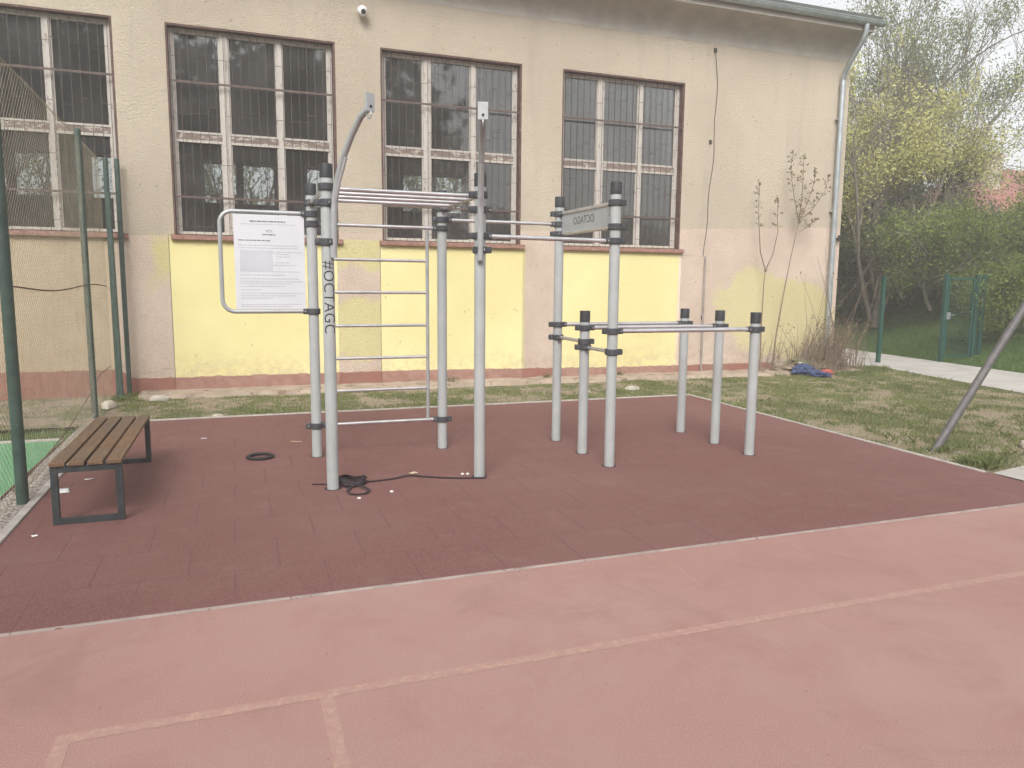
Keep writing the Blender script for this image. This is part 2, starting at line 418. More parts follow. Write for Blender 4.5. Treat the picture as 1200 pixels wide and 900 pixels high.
def kerb(name, p0, p1, w, z1, mat='kerb_concrete'):
    d = (Vector(p1)-Vector(p0)); L = d.length; d.normalize(); n_ = Vector((-d.y, d.x))
    c = (Vector(p0)+Vector(p1))/2
    o = MB().obox((c.x, c.y, z1-.06), (d.x, d.y, 0), (n_.x, n_.y, 0), (0, 0, 1), L/2, w/2, .06, .006).build(name, mat)
    return struct(o)
simple('kerb_worn', (.33, .275, .25), .9, 0, .15, 7, .4, 60, .3, ((.22, .13, .11), 16, .6))
kerb('kerb', (-1.50, 3.97), (6.40, 3.97), .028, .007, 'kerb_worn')
kerb('kerb', (6.39, 3.99), (9.0, 3.99), .028, .006, 'kerb_worn')
kerb('kerb', (-1.47, 9.885), (6.60, 9.885), .05, .018)
kerb('kerb', (6.375, 4.80), (6.578, 9.86), .045, .016)
kerb('kerb', (-1.472, 3.99), (-1.472, 9.855), .06, .020)
kerb('kerb', (-9, 8.93), (-1.76, 8.93), .055, .022)
kerb('kerb', (-1.735, 3.99), (-1.735, 8.90), .018, .012, 'rust_wire')
def line(x0, x1, y0, y1): struct(MB().add([(x0, y0, .0012), (x1, y0, .0012), (x1, y1, .0012), (x0, y1, .0012)], [(0, 1, 2, 3)]).build('court_marking', 'court_line'))
line(-.67, 14, 2.92, 2.978); line(-.67, -.615, .8, 2.921); line(.265, .32, .8, 2.921)
# apron along the wall, broken and uneven
mb = MB(); n = 90; prev = None
for i in range(n+1):
    x = -1.35+13.25*i/n; e = 11.86+.16*noise.noise(Vector((x*.9, 3, 0)))+.05*noise.noise(Vector((x*5, 1, 0)))
    if x > 9.2: e = 11.75
    h_ = .035+.02*noise.noise(Vector((x*2, 9, 0)))
    q = [(x, e, -.03), (x, e+.03, h_), (x, 12.1, h_+.01), (x, 12.40, h_+.015)]
    b0 = len(mb.v); mb.v += q
    if prev is not None:
        for k in range(3): mb.f.append((prev+k, b0+k, b0+k+1, prev+k+1)); mb.sm.append(True)
    prev = b0
struct(mb.build('wall_apron', 'apron'))
# grassy bank beyond the path
vs = []; fs = []; nx, ny = 70, 60
def bank_h(x, y):
    ex = 14.84+(y-10.54)*.195          # path's far edge
    d = max(x-ex, 0.) if y < 21 else max(x-ex, (y-21)*1.0)
    d = max(d, 0)
    s_ = min(d/7, 1); s_ = s_*s_*(3-2*s_)
    return -.055+2.1*s_+.10*noise.noise(Vector((x*.6, y*.6, 0)))*min(d, 1)
for i in range(nx+1):
    for j in range(ny+1):
        y = -5+60*j/ny; x = (14.75 if y < 21 else 11.)+(y-10.54)*.195*(y < 21)+((i/nx)**1.6)*60
        vs.append((x, y, bank_h(x, y)))
fs = [(i*(ny+1)+j, (i+1)*(ny+1)+j, (i+1)*(ny+1)+j+1, i*(ny+1)+j+1) for i in range(nx) for j in range(ny)]
struct(rawmesh('hillside', vs, fs, 'soil_bank', None, True))

# grass blades
def blades(name, pts, mat, hmin, hmax, w=.006, lean=.5):
    P = np.array(pts, dtype=float); N = len(P)
    th = rng.uniform(0, 2*PI, N); h = rng.uniform(hmin, hmax, N); ln = rng.uniform(.1, lean, N)*h; la = rng.uniform(0, 2*PI, N)
    dx = np.cos(th)*w; dy = np.sin(th)*w
    V = np.zeros((N, 4, 3))
    V[:, 0] = P+np.stack([dx, dy, 0*dx], 1); V[:, 1] = P-np.stack([dx, dy, 0*dx], 1)
    mid = P+np.stack([np.cos(la)*ln*.4, np.sin(la)*ln*.4, h*.6], 1)
    V[:, 2] = mid-np.stack([dx, dy, 0*dx], 1)*.7
    V[:, 3] = P+np.stack([np.cos(la)*ln, np.sin(la)*ln, h], 1)
    F = np.arange(N*4).reshape(N, 4)
    return struct(rawmesh(name, V.reshape(-1, 3), F, mat), 'stuff')
def in_path(x, y):
    ex = 12.09+(y-8.55)*.257
    return x > ex-.05
def field(n, x0, x1, y0, y1, thr, sc=1.1, ok=None, z=-.02, seed=0.):
    out = []
    while len(out) < n:
        x = random.uniform(x0, x1); y = random.uniform(y0, y1)
        if ok and not ok(x, y): continue
        v = noise.noise(Vector((x*sc, y*sc, seed)))+.9*noise.noise(Vector((x*sc*3.7, y*sc*3.7, seed+5)))
        if v < thr+random.gauss(0, .22): continue
        out.append((x, y, z))
    return out
okr = lambda x, y: (x > 6.42+(y-4.8)*.04 or y > 9.95) and not (y < 4.9 and x > 6.35) and not in_path(x, y) and not (x > 7.0 and y > 11.75 and x < 11.8)
g1 = field(60000, 6.4, 13.2, 4.8, 13.4, .02, 1.1, okr)
g1 += field(26000, -1.5, 7.0, 9.93, 11.8, .0, 1.3)
g1 += field(5000, -8, -1.6, 9.0, 12.2, .0, 1.3)
blades('grass', g1, 'blade_green', .008, .038)
g2 = field(52000, 6.4, 13.2, 4.8, 13.4, -.35, 1.3, okr, seed=9.)+field(11000, -1.5, 7.0, 9.95, 11.8, -.2, 1.2, seed=9)
blades('dry_grass', g2, 'blade_dry', .006, .022, .005, 1.6)
tuft = []
for (cx, cy, r, n_) in ((6.86, 5.66, .10, 120), (6.66, 5.12, .10, 260), (6.62, 4.96, .06, 160), (6.85, 5.10, .2, 160), (11.9, 12.0, .45, 900), (12.6, 12.1, .3, 500), (11.3, 11.7, .5, 500), (9.9, 12.0, .4, 300), (-1.5, 12.0, .3, 300), (5.6, 10.5, .12, 120)):
    for _ in range(n_):
        q = random.gauss(0, r*.5), random.gauss(0, r*.5)
        if okr(cx+q[0], cy+q[1]) or cx < 6: tuft.append((cx+q[0], cy+q[1], -.02))
for _ in range(200):
    cx, cy = random.uniform(6.6, 13), random.uniform(5, 13)
    if not okr(cx, cy): continue
    r = random.uniform(.03, .14)
    for _k in range(int(400*r)):
        x, y = cx+random.gauss(0, r*.5), cy+random.gauss(0, r*.5)
        if okr(x, y): tuft.append((x, y, -.02-random.uniform(0, .06)))
blades('tall_grass', tuft, 'blade_green', .035, .10, .005, 1.3)
bk = []
while len(bk) < 30000:
    x = random.uniform(14.8, 26); y = random.uniform(8, 26)
    if x < 15.0+(y-10.54)*.195: continue
    bk.append((x, y, bank_h(x, y)-.01))
blades('bank_grass', bk, 'blade_bank', .04, .12, .010, 1.2)

# ------------------------------------------------------------------ building
B = thing('sports_hall', 'beige rendered hall with four barred windows above yellow painted panels', 'building', (4, 12.4, 0))
WX = [(-3.90, -1.48), (-.80, 1.60), (2.30, 4.70), (5.45, 7.90)]
def wall_slab(y0, y1, xs, zs, holes):
    xs = sorted(set(xs)); zs = sorted(set(zs)); mb = MB(); nz = len(zs)
    idx = {}
    for k, y in enumerate((y0, y1)):
        for i, x in enumerate(xs):
            for j, z in enumerate(zs): idx[(i, j, k)] = len(mb.v); mb.v.append((x, y, z))
    def solid(i, j):
        if i < 0 or j < 0 or i >= len(xs)-1 or j >= nz-1: return False
        cx = (xs[i]+xs[i+1])/2; cz = (zs[j]+zs[j+1])/2
        return not any(h[0] < cx < h[1] and h[2] < cz < h[3] for h in holes)
    def q(*p): mb.f.append(tuple(idx[k] for k in p)); mb.sm.append(False)
    for i in range(len(xs)-1):
        for j in range(nz-1):
            if not solid(i, j): continue
            q((i, j, 0), (i+1, j, 0), (i+1, j+1, 0), (i, j+1, 0)); q((i, j, 1), (i, j+1, 1), (i+1, j+1, 1), (i+1, j, 1))
            if not solid(i-1, j): q((i, j, 0), (i, j+1, 0), (i, j+1, 1), (i, j, 1))
            if not solid(i+1, j): q((i+1, j, 0), (i+1, j, 1), (i+1, j+1, 1), (i+1, j+1, 0))
            if not solid(i, j-1): q((i, j, 0), (i, j, 1), (i+1, j, 1), (i+1, j, 0))
            if not solid(i, j+1): q((i, j+1, 0), (i+1, j+1, 0), (i+1, j+1, 1), (i, j+1, 1))
    return mb
ZB, ZT = 2.37, 5.37
XL, XR = -13.2, 11.70
allw = [(-7.0, -4.6), (-10.1, -7.7)]+WX
holes = [(x0, x1, ZB, ZT) for x0, x1 in allw]
wall_slab(12.40, 12.78, [XL, XR]+[x for w in allw for x in w], [-.1, ZB, ZT, 6.62], holes).build('wall', 'facade', B)
# far long wall with its clerestory strip windows
bw = [(-10.1, -7.9), (-7.0, -4.8), (-3.90, -1.70), (-.80, 1.40), (2.30, 4.50), (5.45, 7.65)]
bh = [(x0, x1, 4.10, 5.42) for x0, x1 in bw]
wall_slab(25.7, 26.1, [XL, XR]+[x for w in bw for x in w], [-.1, 4.10, 5.42, 6.62], bh).build('wall', 'hall_inside', B)
MB().box(XR-.38, XR-.001, 12.785, 25.695, -.1, 6.62).build('end_wall', 'facade', B)
MB().box(XL+.001, XL+.38, 12.785, 25.695, -.1, 6.62).build('end_wall', 'facade', B)
MB().box(XL+.39, XR-.39, 12.79, 25.69, -.02, .06).build('hall_floor', 'hall_floor', B)
MB().box(XL+.39, XR-.39, 12.79, 25.69, 5.9, 5.98).build('ceiling', 'hall_inside', B)
for x0, x1 in bw:
    f = MB()
    for xa, xb in ((x0, x0+.07), (x1-.07, x1), ((x0+x1)/2-.12, (x0+x1)/2+.12)): f.box(xa, xb, 25.82, 25.92, 4.10, 5.42)
    f.box(x0+.07, x1-.07, 25.83, 25.91, 4.10, 4.17).box(x0+.07, x1-.07, 25.83, 25.91, 5.35, 5.42)
    f.build('rear_window', 'old_brown', B)
# roof, cove cornice, gutter
prof = [(12.396-.52*(1-math.cos(a*PI/20)), 6.12+.42*math.sin(a*PI/20)) for a in range(11)]+[(11.85, 6.54), (11.85, 6.66), (12.396, 6.70)]
mb = MB(); k = len(prof)
mb.add([(x, y, z) for x in (XL, XR) for y, z in prof], [(i, (i+1) % k, k+(i+1) % k, k+i) for i in range(k)]+[tuple(range(k)), tuple(range(2*k-1, k-1, -1))], True)
mb.build('cornice', 'soffit', B)
rp = [(11.80, 6.705), (19.25, 7.9), (26.7, 6.705), (26.7, 6.82), (19.25, 8.02), (11.80, 6.82)]
mb = MB().add([(x, y, z) for x in (XL-.1, XR+.12) for y, z in rp], [(i, (i+1) % 6, 6+(i+1) % 6, 6+i) for i in range(6)]+[(0, 1, 4, 5), (1, 2, 3, 4), (6, 7, 10, 11), (7, 8, 9, 10)])
mb.build('roof', 'roofing', B)
MB().add([(x, y, z) for x in (XR-.3, XR-.002) for y, z in ((12.45, 6.625), (26.05, 6.625), (19.25, 7.88))], [(0, 1, 2), (3, 5, 4), (0, 3, 4, 1), (1, 4, 5, 2), (2, 5, 3, 0)]).build('gable', 'facade', B)
mb = MB(); n = 10; vs = []
for x in (XL, XR+.14):
    for i in range(n+1):
        th = PI+PI*i/n; vs.append((x, 11.775+.075*math.cos(th), 6.70+.075*math.sin(th)))
    for i in range(n+1):
        th = 2*PI-PI*i/n; vs.append((x, 11.775+.068*math.cos(th), 6.70+.068*math.sin(th)))
k = 2*(n+1); mb.add(vs, [(i, (i+1) % k, k+(i+1) % k, k+i) for i in range(k)], True)
half = list(range(n+1)); mb.add([vs[k+i] for i in half], [tuple(half)])
mb.tube([(XL, 11.70, 6.705), (XR+.14, 11.70, 6.705)], .012, 8)
mb.build('gutter', 'zinc', B)
dp = MB()
DX = 11.44
dp.tube([(DX, 11.78, 6.64), (DX, 11.79, 6.50), (DX-.0, 11.86, 6.36), (DX, 12.16, 6.02), (DX, 12.27, 5.88), (DX, 12.30, 5.72)], .048, 16)
dp.tube([(DX, 12.30, 5.74), (DX, 12.30, .30)], .050, 16)
for z in (5.62, 3.9, 1.9): dp.tube([(DX, 12.30, z), (DX, 12.30, z+.05)], .057, 16)
dpo = dp.build('downpipe', 'zinc', B)
MB().tube([(DX, 12.30, .32), (DX, 12.30, .16), (DX+.02, 12.24, .10), (DX+.04, 12.12, .06)], .053, 14).build('pipe_shoe', 'steel_bar', dpo)
for z in (5.0, 3.2): MB().obox((DX, 12.345, z), (1, 0, 0), (0, 1, 0), (0, 0, 1), .065, .05, .015, .003).build('pipe_bracket', 'zinc', dpo)

# windows
def window(x0, x1, ph):
    fy0, fy1 = 12.52, 12.60
    W_ = x1-x0; f = MB()
    zb, zt = ZB+.02, ZT-.03
    m1 = x0+W_*.325; m2 = x0+W_*.655
    tz0, tz1 = 3.74, 3.90
    # outer frame and mullions (double at the left joint, single at the right)
    f.box(x0+.03, x0+.085, fy0, fy1, zb, zt); f.box(x1-.10, x1-.04, fy0, fy1, zb, zt)
    cols = [(x0+.085, m1-.058), (m1+.058, m2-.038), (m2+.038, x1-.10)]
    f.box(m1-.058, m1+.058, fy0-.01, fy1+.005, zb, zt); f.box(m2-.038, m2+.038, fy0-.006, fy1+.003, zb, zt)
    f.box(m1-.012, m1+.012, fy0-.022, fy0-.010, zb, zt)
    for (a, b) in cols:
        f.box(a, b, fy0+.004, fy1-.004, zb, zb+.04); f.box(a, b, fy0+.004, fy1-.004, zt-.06, zt)
        f.box(a, b, fy0+.002, fy1-.002, tz0, tz0+.035); f.box(a, b, fy0+.002, fy1-.002, tz1-.03, tz1)
        for (z0, z1) in ((zb+.04, tz0), (tz1, zt-.06)):     # sashes
            f.box(a, a+.022, fy0+.02, fy1-.02, z0, z1); f.box(b-.022, b, fy0+.02, fy1-.02, z0, z1)
    w = f.build('window', 'old_white', B)
    tr_ = MB()
    for (a, b) in cols: tr_.box(a, b, fy0+.010, fy1-.010, tz0+.035, tz1-.03)
    tr_.build('transom', 'old_brown', w)
    p = MB()
    for (a, b) in cols:
        for (z0, z1) in ((zb+.04, tz0), (tz1, zt-.06)):
            ax = random.uniform(-.006, .006); c_ = ((a+b)/2, fy0+.045, (z0+z1)/2)
            p.obox(c_, (math.cos(ax), math.sin(ax), 0), (-math.sin(ax), math.cos(ax), 0), (0, 0, 1), (b-a)/2-.022, .002, (z1-z0)/2)
    p.build('pane', 'dusty_glass', w)
    # painted reveal lining, 4 mm proud of the wall faces
    r = MB(); r.box(x0+.001, x0+.026, 12.404, 12.66, ZB, ZT-.03); r.box(x1-.034, x1-.001, 12.404, 12.66, ZB, ZT-.03); r.box(x0+.001, x1-.001, 12.404, 12.66, ZT-.028, ZT-.001)
    r.build('reveal', 'reveal_paint', w)
    s_ = MB().box(x0-.05, x1+.06, 12.325, 12.51, ZB-.075, ZB-.004, .008)
    s_.build('sill', 'sill_brick', w)
    # iron grille standing in front of the glass
    g = MB(); yb = 12.44
    n_ = 19
    for i in range(n_+1):
        x = x0+.06+(W_-.13)*i/n_
        g.tube([(x, yb, ZB+.01), (x, yb, ZT-.05)], .0042, 5)
        if i < n_:
            xa = x; xb = x+(W_-.13)/n_
            for zc in (2.52, 3.44, 4.16, 4.95):
                z = zc+(.09 if i % 3 == 1 else (-.05 if i % 3 == 2 else 0))+.03*math.sin(i*2.1+ph)
                if i % 2 == (0 if zc in (2.52, 4.16) else 1) or i % 3 == 0: g.tube([(xa, yb, z), (xb, yb, z)], .0038, 4)
    for z in (2.93, 4.58):
        g.box(x0+.027, x1-.035, yb-.012, yb-.006, z-.016, z+.016)
    g.build('grille', 'grille_iron', w)
    return w
for i, (x0, x1) in enumerate(allw): window(x0, x1, i*1.3)

# CCTV dome
c = thing('security_camera', 'small white dome security camera high on the wall between two windows', 'camera', (2.01, 12.39, 5.80))
mb = MB().tube([(2.01, 12.398, 5.86), (2.01, 12.30, 5.86)], .055, 20); mb.ellipsoid((2.01, 12.27, 5.835), (.078, .078, .078), 9); mb.build('housing', 'camera_white', c)
MB().ellipsoid((2.015, 12.215, 5.812), (.038, .038, .038), 8).build('lens', 'black_rubber', c)
# hanging cable and conduit
c = thing('wall_cable', 'thin dark cable hanging loose down the bare wall right of the last window', 'cable', (8.5, 12.38, 2))
pts = []
for i in range(41):
    z = 6.0-3.75*i/40; x = 8.53+.05*math.sin((6-z)*1.2)+(.02*math.sin(z*5))-.04*(6-z)/3.7*(1 if z < 4.5 else .3)
    pts.append((x, 12.385+.008*math.sin(z*3), z))
MB().tube(pts, .0055, 6).build('cord', 'cable', c)
MB().box(8.475, 8.535, 12.37, 12.399, 5.97, 6.04, .004).build('anchor', 'cable', c)
MB().box(8.455, 8.505, 12.37, 12.399, 4.33, 4.40, .004).build('anchor', 'cable', c)
MB().tube([(8.47, 12.385, 2.25), (8.46, 12.365, .9), (8.46, 12.36, .02)], .02, 10).build('conduit', 'conduit', c)
MB().box(8.435, 8.485, 12.37, 12.399, 1.05, 1.12, .004).build('conduit_clip', 'cable', c)
c = thing('pipe_hook', 'small dark bracket fixed beside the zinc downpipe near the wall corner', 'bracket', (11.6, 12.38, 2.6))
MB().box(11.52, 11.66, 12.33, 12.398, 2.66, 2.69, .004).box(11.58, 11.62, 12.30, 12.329, 2.62, 2.74, .004).build('plate', 'cable', c)

# ------------------------------------------------------------------ workout station
S = thing('workout_station', 'grey steel outdoor workout station with pull-up bars, ladder, notice board and dip bars', 'exercise frame', (2.7, 6.7, 0))
PR = .0475
def clamp(post, x, y, z, dirs):
    mb = MB(); h = .027
    mb.lathe([(PR+.001, -h), (PR+.012, -h), (PR+.016, -h+.004), (PR+.016, h-.004), (PR+.012, h), (PR+.001, h)], (x, y, z), 28)
    for (dx, dy) in dirs:
        c_ = (x+dx*(PR+.022), y+dy*(PR+.022), z)
        mb.obox(c_, (dx, dy, 0), (-dy, dx, 0), (0, 0, 1), .026, .030, h-.001, .006)
    ox = MB()
    o = mb.build('clamp', 'clamp_black', post)
    dx, dy = dirs[0]
    a = Vector((x, y, z)); n_ = Vector((-dy, dx, 0)); 
    b = a+Vector((dx, dy, 0))*(PR+.03)
    side = n_ if n_.y < 0 or (n_.y == 0 and n_.x < 0) else -n_
    return o, b+side*.03, side
def post(name_, x, y, h, clamps):
    p = MB()
    p.tube([(x, y, -.05), (x, y, h-.11)], PR, 28, caps=True)
    o = p.build('post', 'post_paint', S)
    MB().lathe([(.001, 0), (.048, 0), (PR+.003, -.004), (PR+.003, -.105), (.044, -.112), (.001, -.112)], (x, y, h), 28).build('cap', 'cap_black', o)
    MB().lathe([(PR+.001, .0045), (PR+.012, .0046), (PR+.022, .0042)], (x, y, 0), 28).build('collar', 'black_rubber', o)
    for (z, dirs) in clamps:
        co, bp, sd = clamp(o, x, y, z, dirs)
        MB().tube([bp-sd*.002, bp+sd*.005], .008, 8).build('bolt', 'bolt', o)
    return o
E_, W_, N_, S_ = (1, 0), (-1, 0), (0, 1), (0, -1)
YA, YM, YF = 7.34, 6.68, 6.10
XA, XB, XC, XD = .70, 1.95, 3.215, 4.78
HT, HS = 2.575, 1.42
def dirn(x, y): l = math.hypot(x, y); return (x/l, y/l)
dA = dirn(.50, -.87); dB = dirn(-.27, -.96)
post('A1', XA, YA, HT, [(2.40, [S_]), (2.30, [W_]), (2.21, [E_]), (1.40, [W_]), (.305, [W_, E_])])
pA2 = post('A2', XA, YF, HT, [(2.40, [N_, E_]), (2.28, [dA, W_]), (1.98, [dA, W_])])
post('B1', XB, YA, HT, [(2.40, [S_]), (2.295, [E_, W_]), (2.21, [W_]), (.305, [W_, E_])])
post('B2', XB, YF, HT, [(2.40, [N_, W_]), (2.28, [E_, W_]), (2.065, [E_, W_]), (1.95, [dB, E_])])
post('C1', XC, YA, HT, [(2.40, [S_, W_]), (2.295, [W_, E_]), (2.195, [S_, W_]), (1.255, [E_, W_]), (1.12, [S_, W_])])
post('C2', XC, YM, HS, [(1.255, [E_, W_]), (1.12, [N_, E_]), (1.065, [S_, W_])])
post('C3', XC, YF, HT, [(2.395, [N_, E_]), (2.185, [N_, E_]), (2.06, [W_, E_]), (1.255, [E_, W_]), (1.065, [N_, E_])])
post('D1', XD, YA, HS, [(1.255, [W_, E_])]); post('D2', XD, YM, HS, [(1.255, [W_, E_])]); post('D3', XD, YF, HS, [(1.255, [W_, E_])])
G = PR+.035
def bar(name, p, q, r=.017, mat='steel_bar', par=None): return MB().tube([p, q], r, 16).build(name, mat, par or S)
bar('crossbar', (XA, YF+G, 2.40), (XA, YA-G, 2.40), .021, 'tube_grey'); bar('crossbar', (XB, YF+G, 2.40), (XB, YA-G, 2.40), .021, 'tube_grey')
for i, y in enumerate((6.19, 6.46, 6.72, 7.02)):
    bar('pull_up_bar', (XA+.016, y, 2.40), (XB-.016, y, 2.40), .017)
bar('link_bar', (XB+G, YA, 2.295), (XC-G, YA, 2.295), .017)
bar('link_bar', (XB+G, YF, 2.065), (XC-G, YF, 2.06), .019)
for y in (YA, YM, YF): bar('dip_bar', (XC+G, y, 1.255), (XD-G, y, 1.255), .021)
bar('step_bar', (XC, YA-G, 1.12), (XC, YM+G, 1.12), .017); bar('step_bar', (XC, YM-G, 1.065), (XC, YF+G, 1.065), .017)
# ladder between the two rear posts
lad = bar('ladder', (XA+G, YA, 2.21), (XB-G, YA, 2.21), .017)
for x in (.87, 1.80): bar('side_rail', (x, YA-.001, .322), (x, YA-.001, 2.193), .017, 'tube_grey', lad)
for z in (1.89, 1.58, 1.26, .945, .63): bar('rung', (.888, YA, z), (1.782, YA, z), .0145, 'steel_bar', lad)
bar('rung', (XA+G, YA, .305), (XB-G, YA, .305), .0165, 'steel_bar', lad)
# notice board
pts = [(XA-G, YA, 2.30)]
R_ = .11
for cx, cz, t0 in ((-.10+R_, 2.30-R_, 90), (-.10+R_, 1.40+R_, 180)):
    for i in range(9): th = math.radians(t0+90*i/8); pts.append((cx+R_*math.cos(th), YA, cz+R_*math.sin(th)))
pts.append((XA-G, YA, 1.40))
brd = MB().tube(pts, .019, 16).build('notice_board', 'tube_grey', S)
MB().box(.015, .632, YA-.008, YA, 1.422, 2.277, .002).build('panel', 'panel_white', brd)
def prt(x0, x1, z0, z1, mat, mb): mb.box(x0, x1, YA-.0096, YA-.0083, z0, z1)
dk = MB(); gy = MB(); bl = MB()
def words(mb, x0, x1, z, h):
    x = x0
    while x < x1-.01:
        w_ = min(random.uniform(.012, .045), x1-x); prt(x, x+w_, z-h/2, z+h/2, None, mb); x += w_+.006
def pz(yy): return 2.277-(yy-92)/(815-92)*.855       # rows measured down the sheet
words(dk, .155, .475, pz(143), .011)
words(gy, .08, .56, pz(165), .004)
words(dk, .265, .375, pz(243), .010)
words(dk, .05, .335, pz(288), .008)
for yy in (325, 345): words(gy, .05, .57, pz(yy), .005)
for yy in (375, 392, 410, 455, 475, 525): words(gy, .36+.02*math.sin(yy), .60-.05*(yy % 3), pz(yy), .0045)
for k_, yy in enumerate((552, 580, 602, 618, 638, 665, 692, 712, 730, 778, 795)): words(gy, .06, (.45, .58, .60, .50, .45, .24, .60, .55, .35, .60, .5)[k_], pz(yy), .0055)
prt(.062, .345, pz(525), pz(362), None, bl)
lg = MB()
for i in range(14):
    a0 = PI*i/13; a1 = PI*(i+.8)/13
    lg.obox((.318+.022*math.cos(a0), YA-.009, pz(218)+.012*math.sin(a0)), (1, 0, 0), (0, 1, 0), (0, 0, 1), .004, .0007, .0022)
for i in range(5): lg.obox((.300+.009*i, YA-.009, pz(218)-.006), (1, 0, 0), (0, 1, 0), (0, 0, 1), .003, .0007, .0015)
dk.build('print', 'print_dark', brd); gy.build('print', 'print_grey', brd); bl.build('print', 'print_block', brd); lg.build('emblem', 'print_grey', brd)
# curved arms with end brackets, on the two front posts
def arm(px, py, d, tip):
    r_ = [(.075, 1.86), (.085, 2.10), (.10, 2.28), (.14, 2.44), (.215, 2.60), (.32, 2.75), (.43, 2.87), (.50, tip-.05)]
    P = lambda a, z, s=0: Vector((px+d[0]*a-d[1]*s, py+d[1]*a+d[0]*s, z))
    D = Vector((d[0], d[1], 0)); Nn = Vector((-d[1], d[0], 0))
    m_ = MB(); m_.tube([P(*q) for q in r_], [.026, .026, .026, .026, .025, .025, .025, .025], 14)
    o = m_.build('ring_arm', 'tube_grey', S)
    MB().tube([P(.085, 2.20), P(.165, 2.42), P(.25, 2.60)], .012, 8).build('arm_brace', 'tube_grey', o)
    b = MB(); b.obox(P(.535, tip), D, Nn, (0, 0, 1), .008, .040, .065, .004); b.obox(P(.505, tip-.01), D, Nn, (0, 0, 1), .024, .006, .045, .003)
    b.build('end_bracket', 'tube_grey', o)
    MB().tube([P(.543, tip-.03), P(.549, tip-.03)], .010, 10).build('bolt_hole', 'black_rubber', o)
    MB().box(0, 0, 0, 0, 0, 0) 
    e = MB(); c_ = P(.525, tip-.085); pts_ = []
    for i in range(17): th = 2*PI*i/16; pts_.append(c_+D*.026*math.cos(th)+Vector((0, 0, .026*math.sin(th))))
    e.tube(pts_, .006, 8, caps=False).build('ring_eye', 'tube_grey', o)
arm(XA, YF, dA, 2.955); arm(XB, YF, dB, 2.955)
# name sign between the two tall posts of the dip bay
sg = bar('name_sign', (XC, YF+G, 2.395), (XC, YA-G, 2.40), .019, 'steel_bar')
bar('lower_tube', (XC, YF+G, 2.185), (XC, YA-G, 2.195), .019, 'steel_bar', sg)
MB().box(XC-.005, XC+.003, YF+.075, YA-.075, 2.208, 2.380).build('sign_plate', 'post_paint', sg)
me = text_mesh('OCTAGO', .105, .0005)
# lettering cut through the plate: it reads the right way from the far side, reversed from here
M_ = Matrix(((0, 0, 1, XC-.0058), (1, 0, 0, (YF+YA)/2+.03), (0, 1, 0, 2.297), (0, 0, 0, 1)))
me.transform(M_); me.materials.clear(); me.materials.append(MATS['letter_relief'])
o = bpy.data.objects.new('lettering', me); COL.objects.link(o); setparent(o, sg)
M2 = MB()
for yy in (YF+.11, YA-.11):
    M2.tube([(XC-.005, yy, 2.30), (XC-.0068, yy, 2.30)], .007, 8)
M2.build('rivet', 'letter_relief', sg)
# vertical lettering wrapped round the front left post
me = text_mesh('#OCTAGC', .135, 0.)
th0 = math.atan2(-YF, -XA)+.05
bm = bmesh.new(); bm.from_mesh(me); bmesh.ops.triangulate(bm, faces=bm.faces[:])
for _ in range(6):
    lg_ = [e for e in bm.edges if e.calc_length() > .016]
    if not lg_: break
    bmesh.ops.subdivide_edges(bm, edges=lg_, cuts=1); bmesh.ops.triangulate(bm, faces=bm.faces[:])
xs = [v.co.x for v in bm.verts]; x0, x1 = min(xs), max(xs); sx = .565/(x1-x0)
ys = [v.co.y for v in bm.verts]; yc_ = (min(ys)+max(ys))/2; sy = .098/(max(ys)-min(ys))
for v in bm.verts:
    tx = (v.co.x-x0)*sx; ty = (v.co.y-yc_)*sy
    th = th0+ty/PR; rr_ = PR+.0008
    v.co = Vector((XA+rr_*math.cos(th), YF+rr_*math.sin(th), 1.835-tx))
bm.to_mesh(me); bm.free(); me.materials.clear(); me.materials.append(MATS['lettering'])
o = bpy.data.objects.new('lettering', me); COL.objects.link(o); setparent(o, pA2)

# ------------------------------------------------------------------ bench
bn = thing('park_bench', 'backless bench with brown timber slats on dark steel loop legs beside the fence', 'bench', (-1.0, 6.65, 0))
bx0, bx1, by0, by1 = -1.215, -.775, 5.72, 7.60
for i in range(4):
    w_ = (bx1-bx0-.02*3)/4; xa = bx0+i*(w_+.02)
    MB().box(xa, xa+w_, by0-.005, by1+.005, .412, .440, .004).build('slat', 'bench_wood', bn)
for y in (by0+.03, by1-.03):
    t_ = .022
    f = MB(); f.box(bx0, bx0+2*t_, y-t_, y+t_, .004, .411, .003); f.box(bx1-2*t_, bx1, y-t_, y+t_, .004, .411, .003)
    f.box(bx0+2*t_, bx1-2*t_, y-t_+.001, y+t_-.001, .004, .044); f.box(bx0+2*t_, bx1-2*t_, y-t_+.001, y+t_-.001, .367, .411)
    f.build('leg', 'bench_steel', bn)
MB().box(bx0+.19, bx0+.25, by0+.052, by1-.052, .372, .4115).build('beam', 'bench_steel', bn)

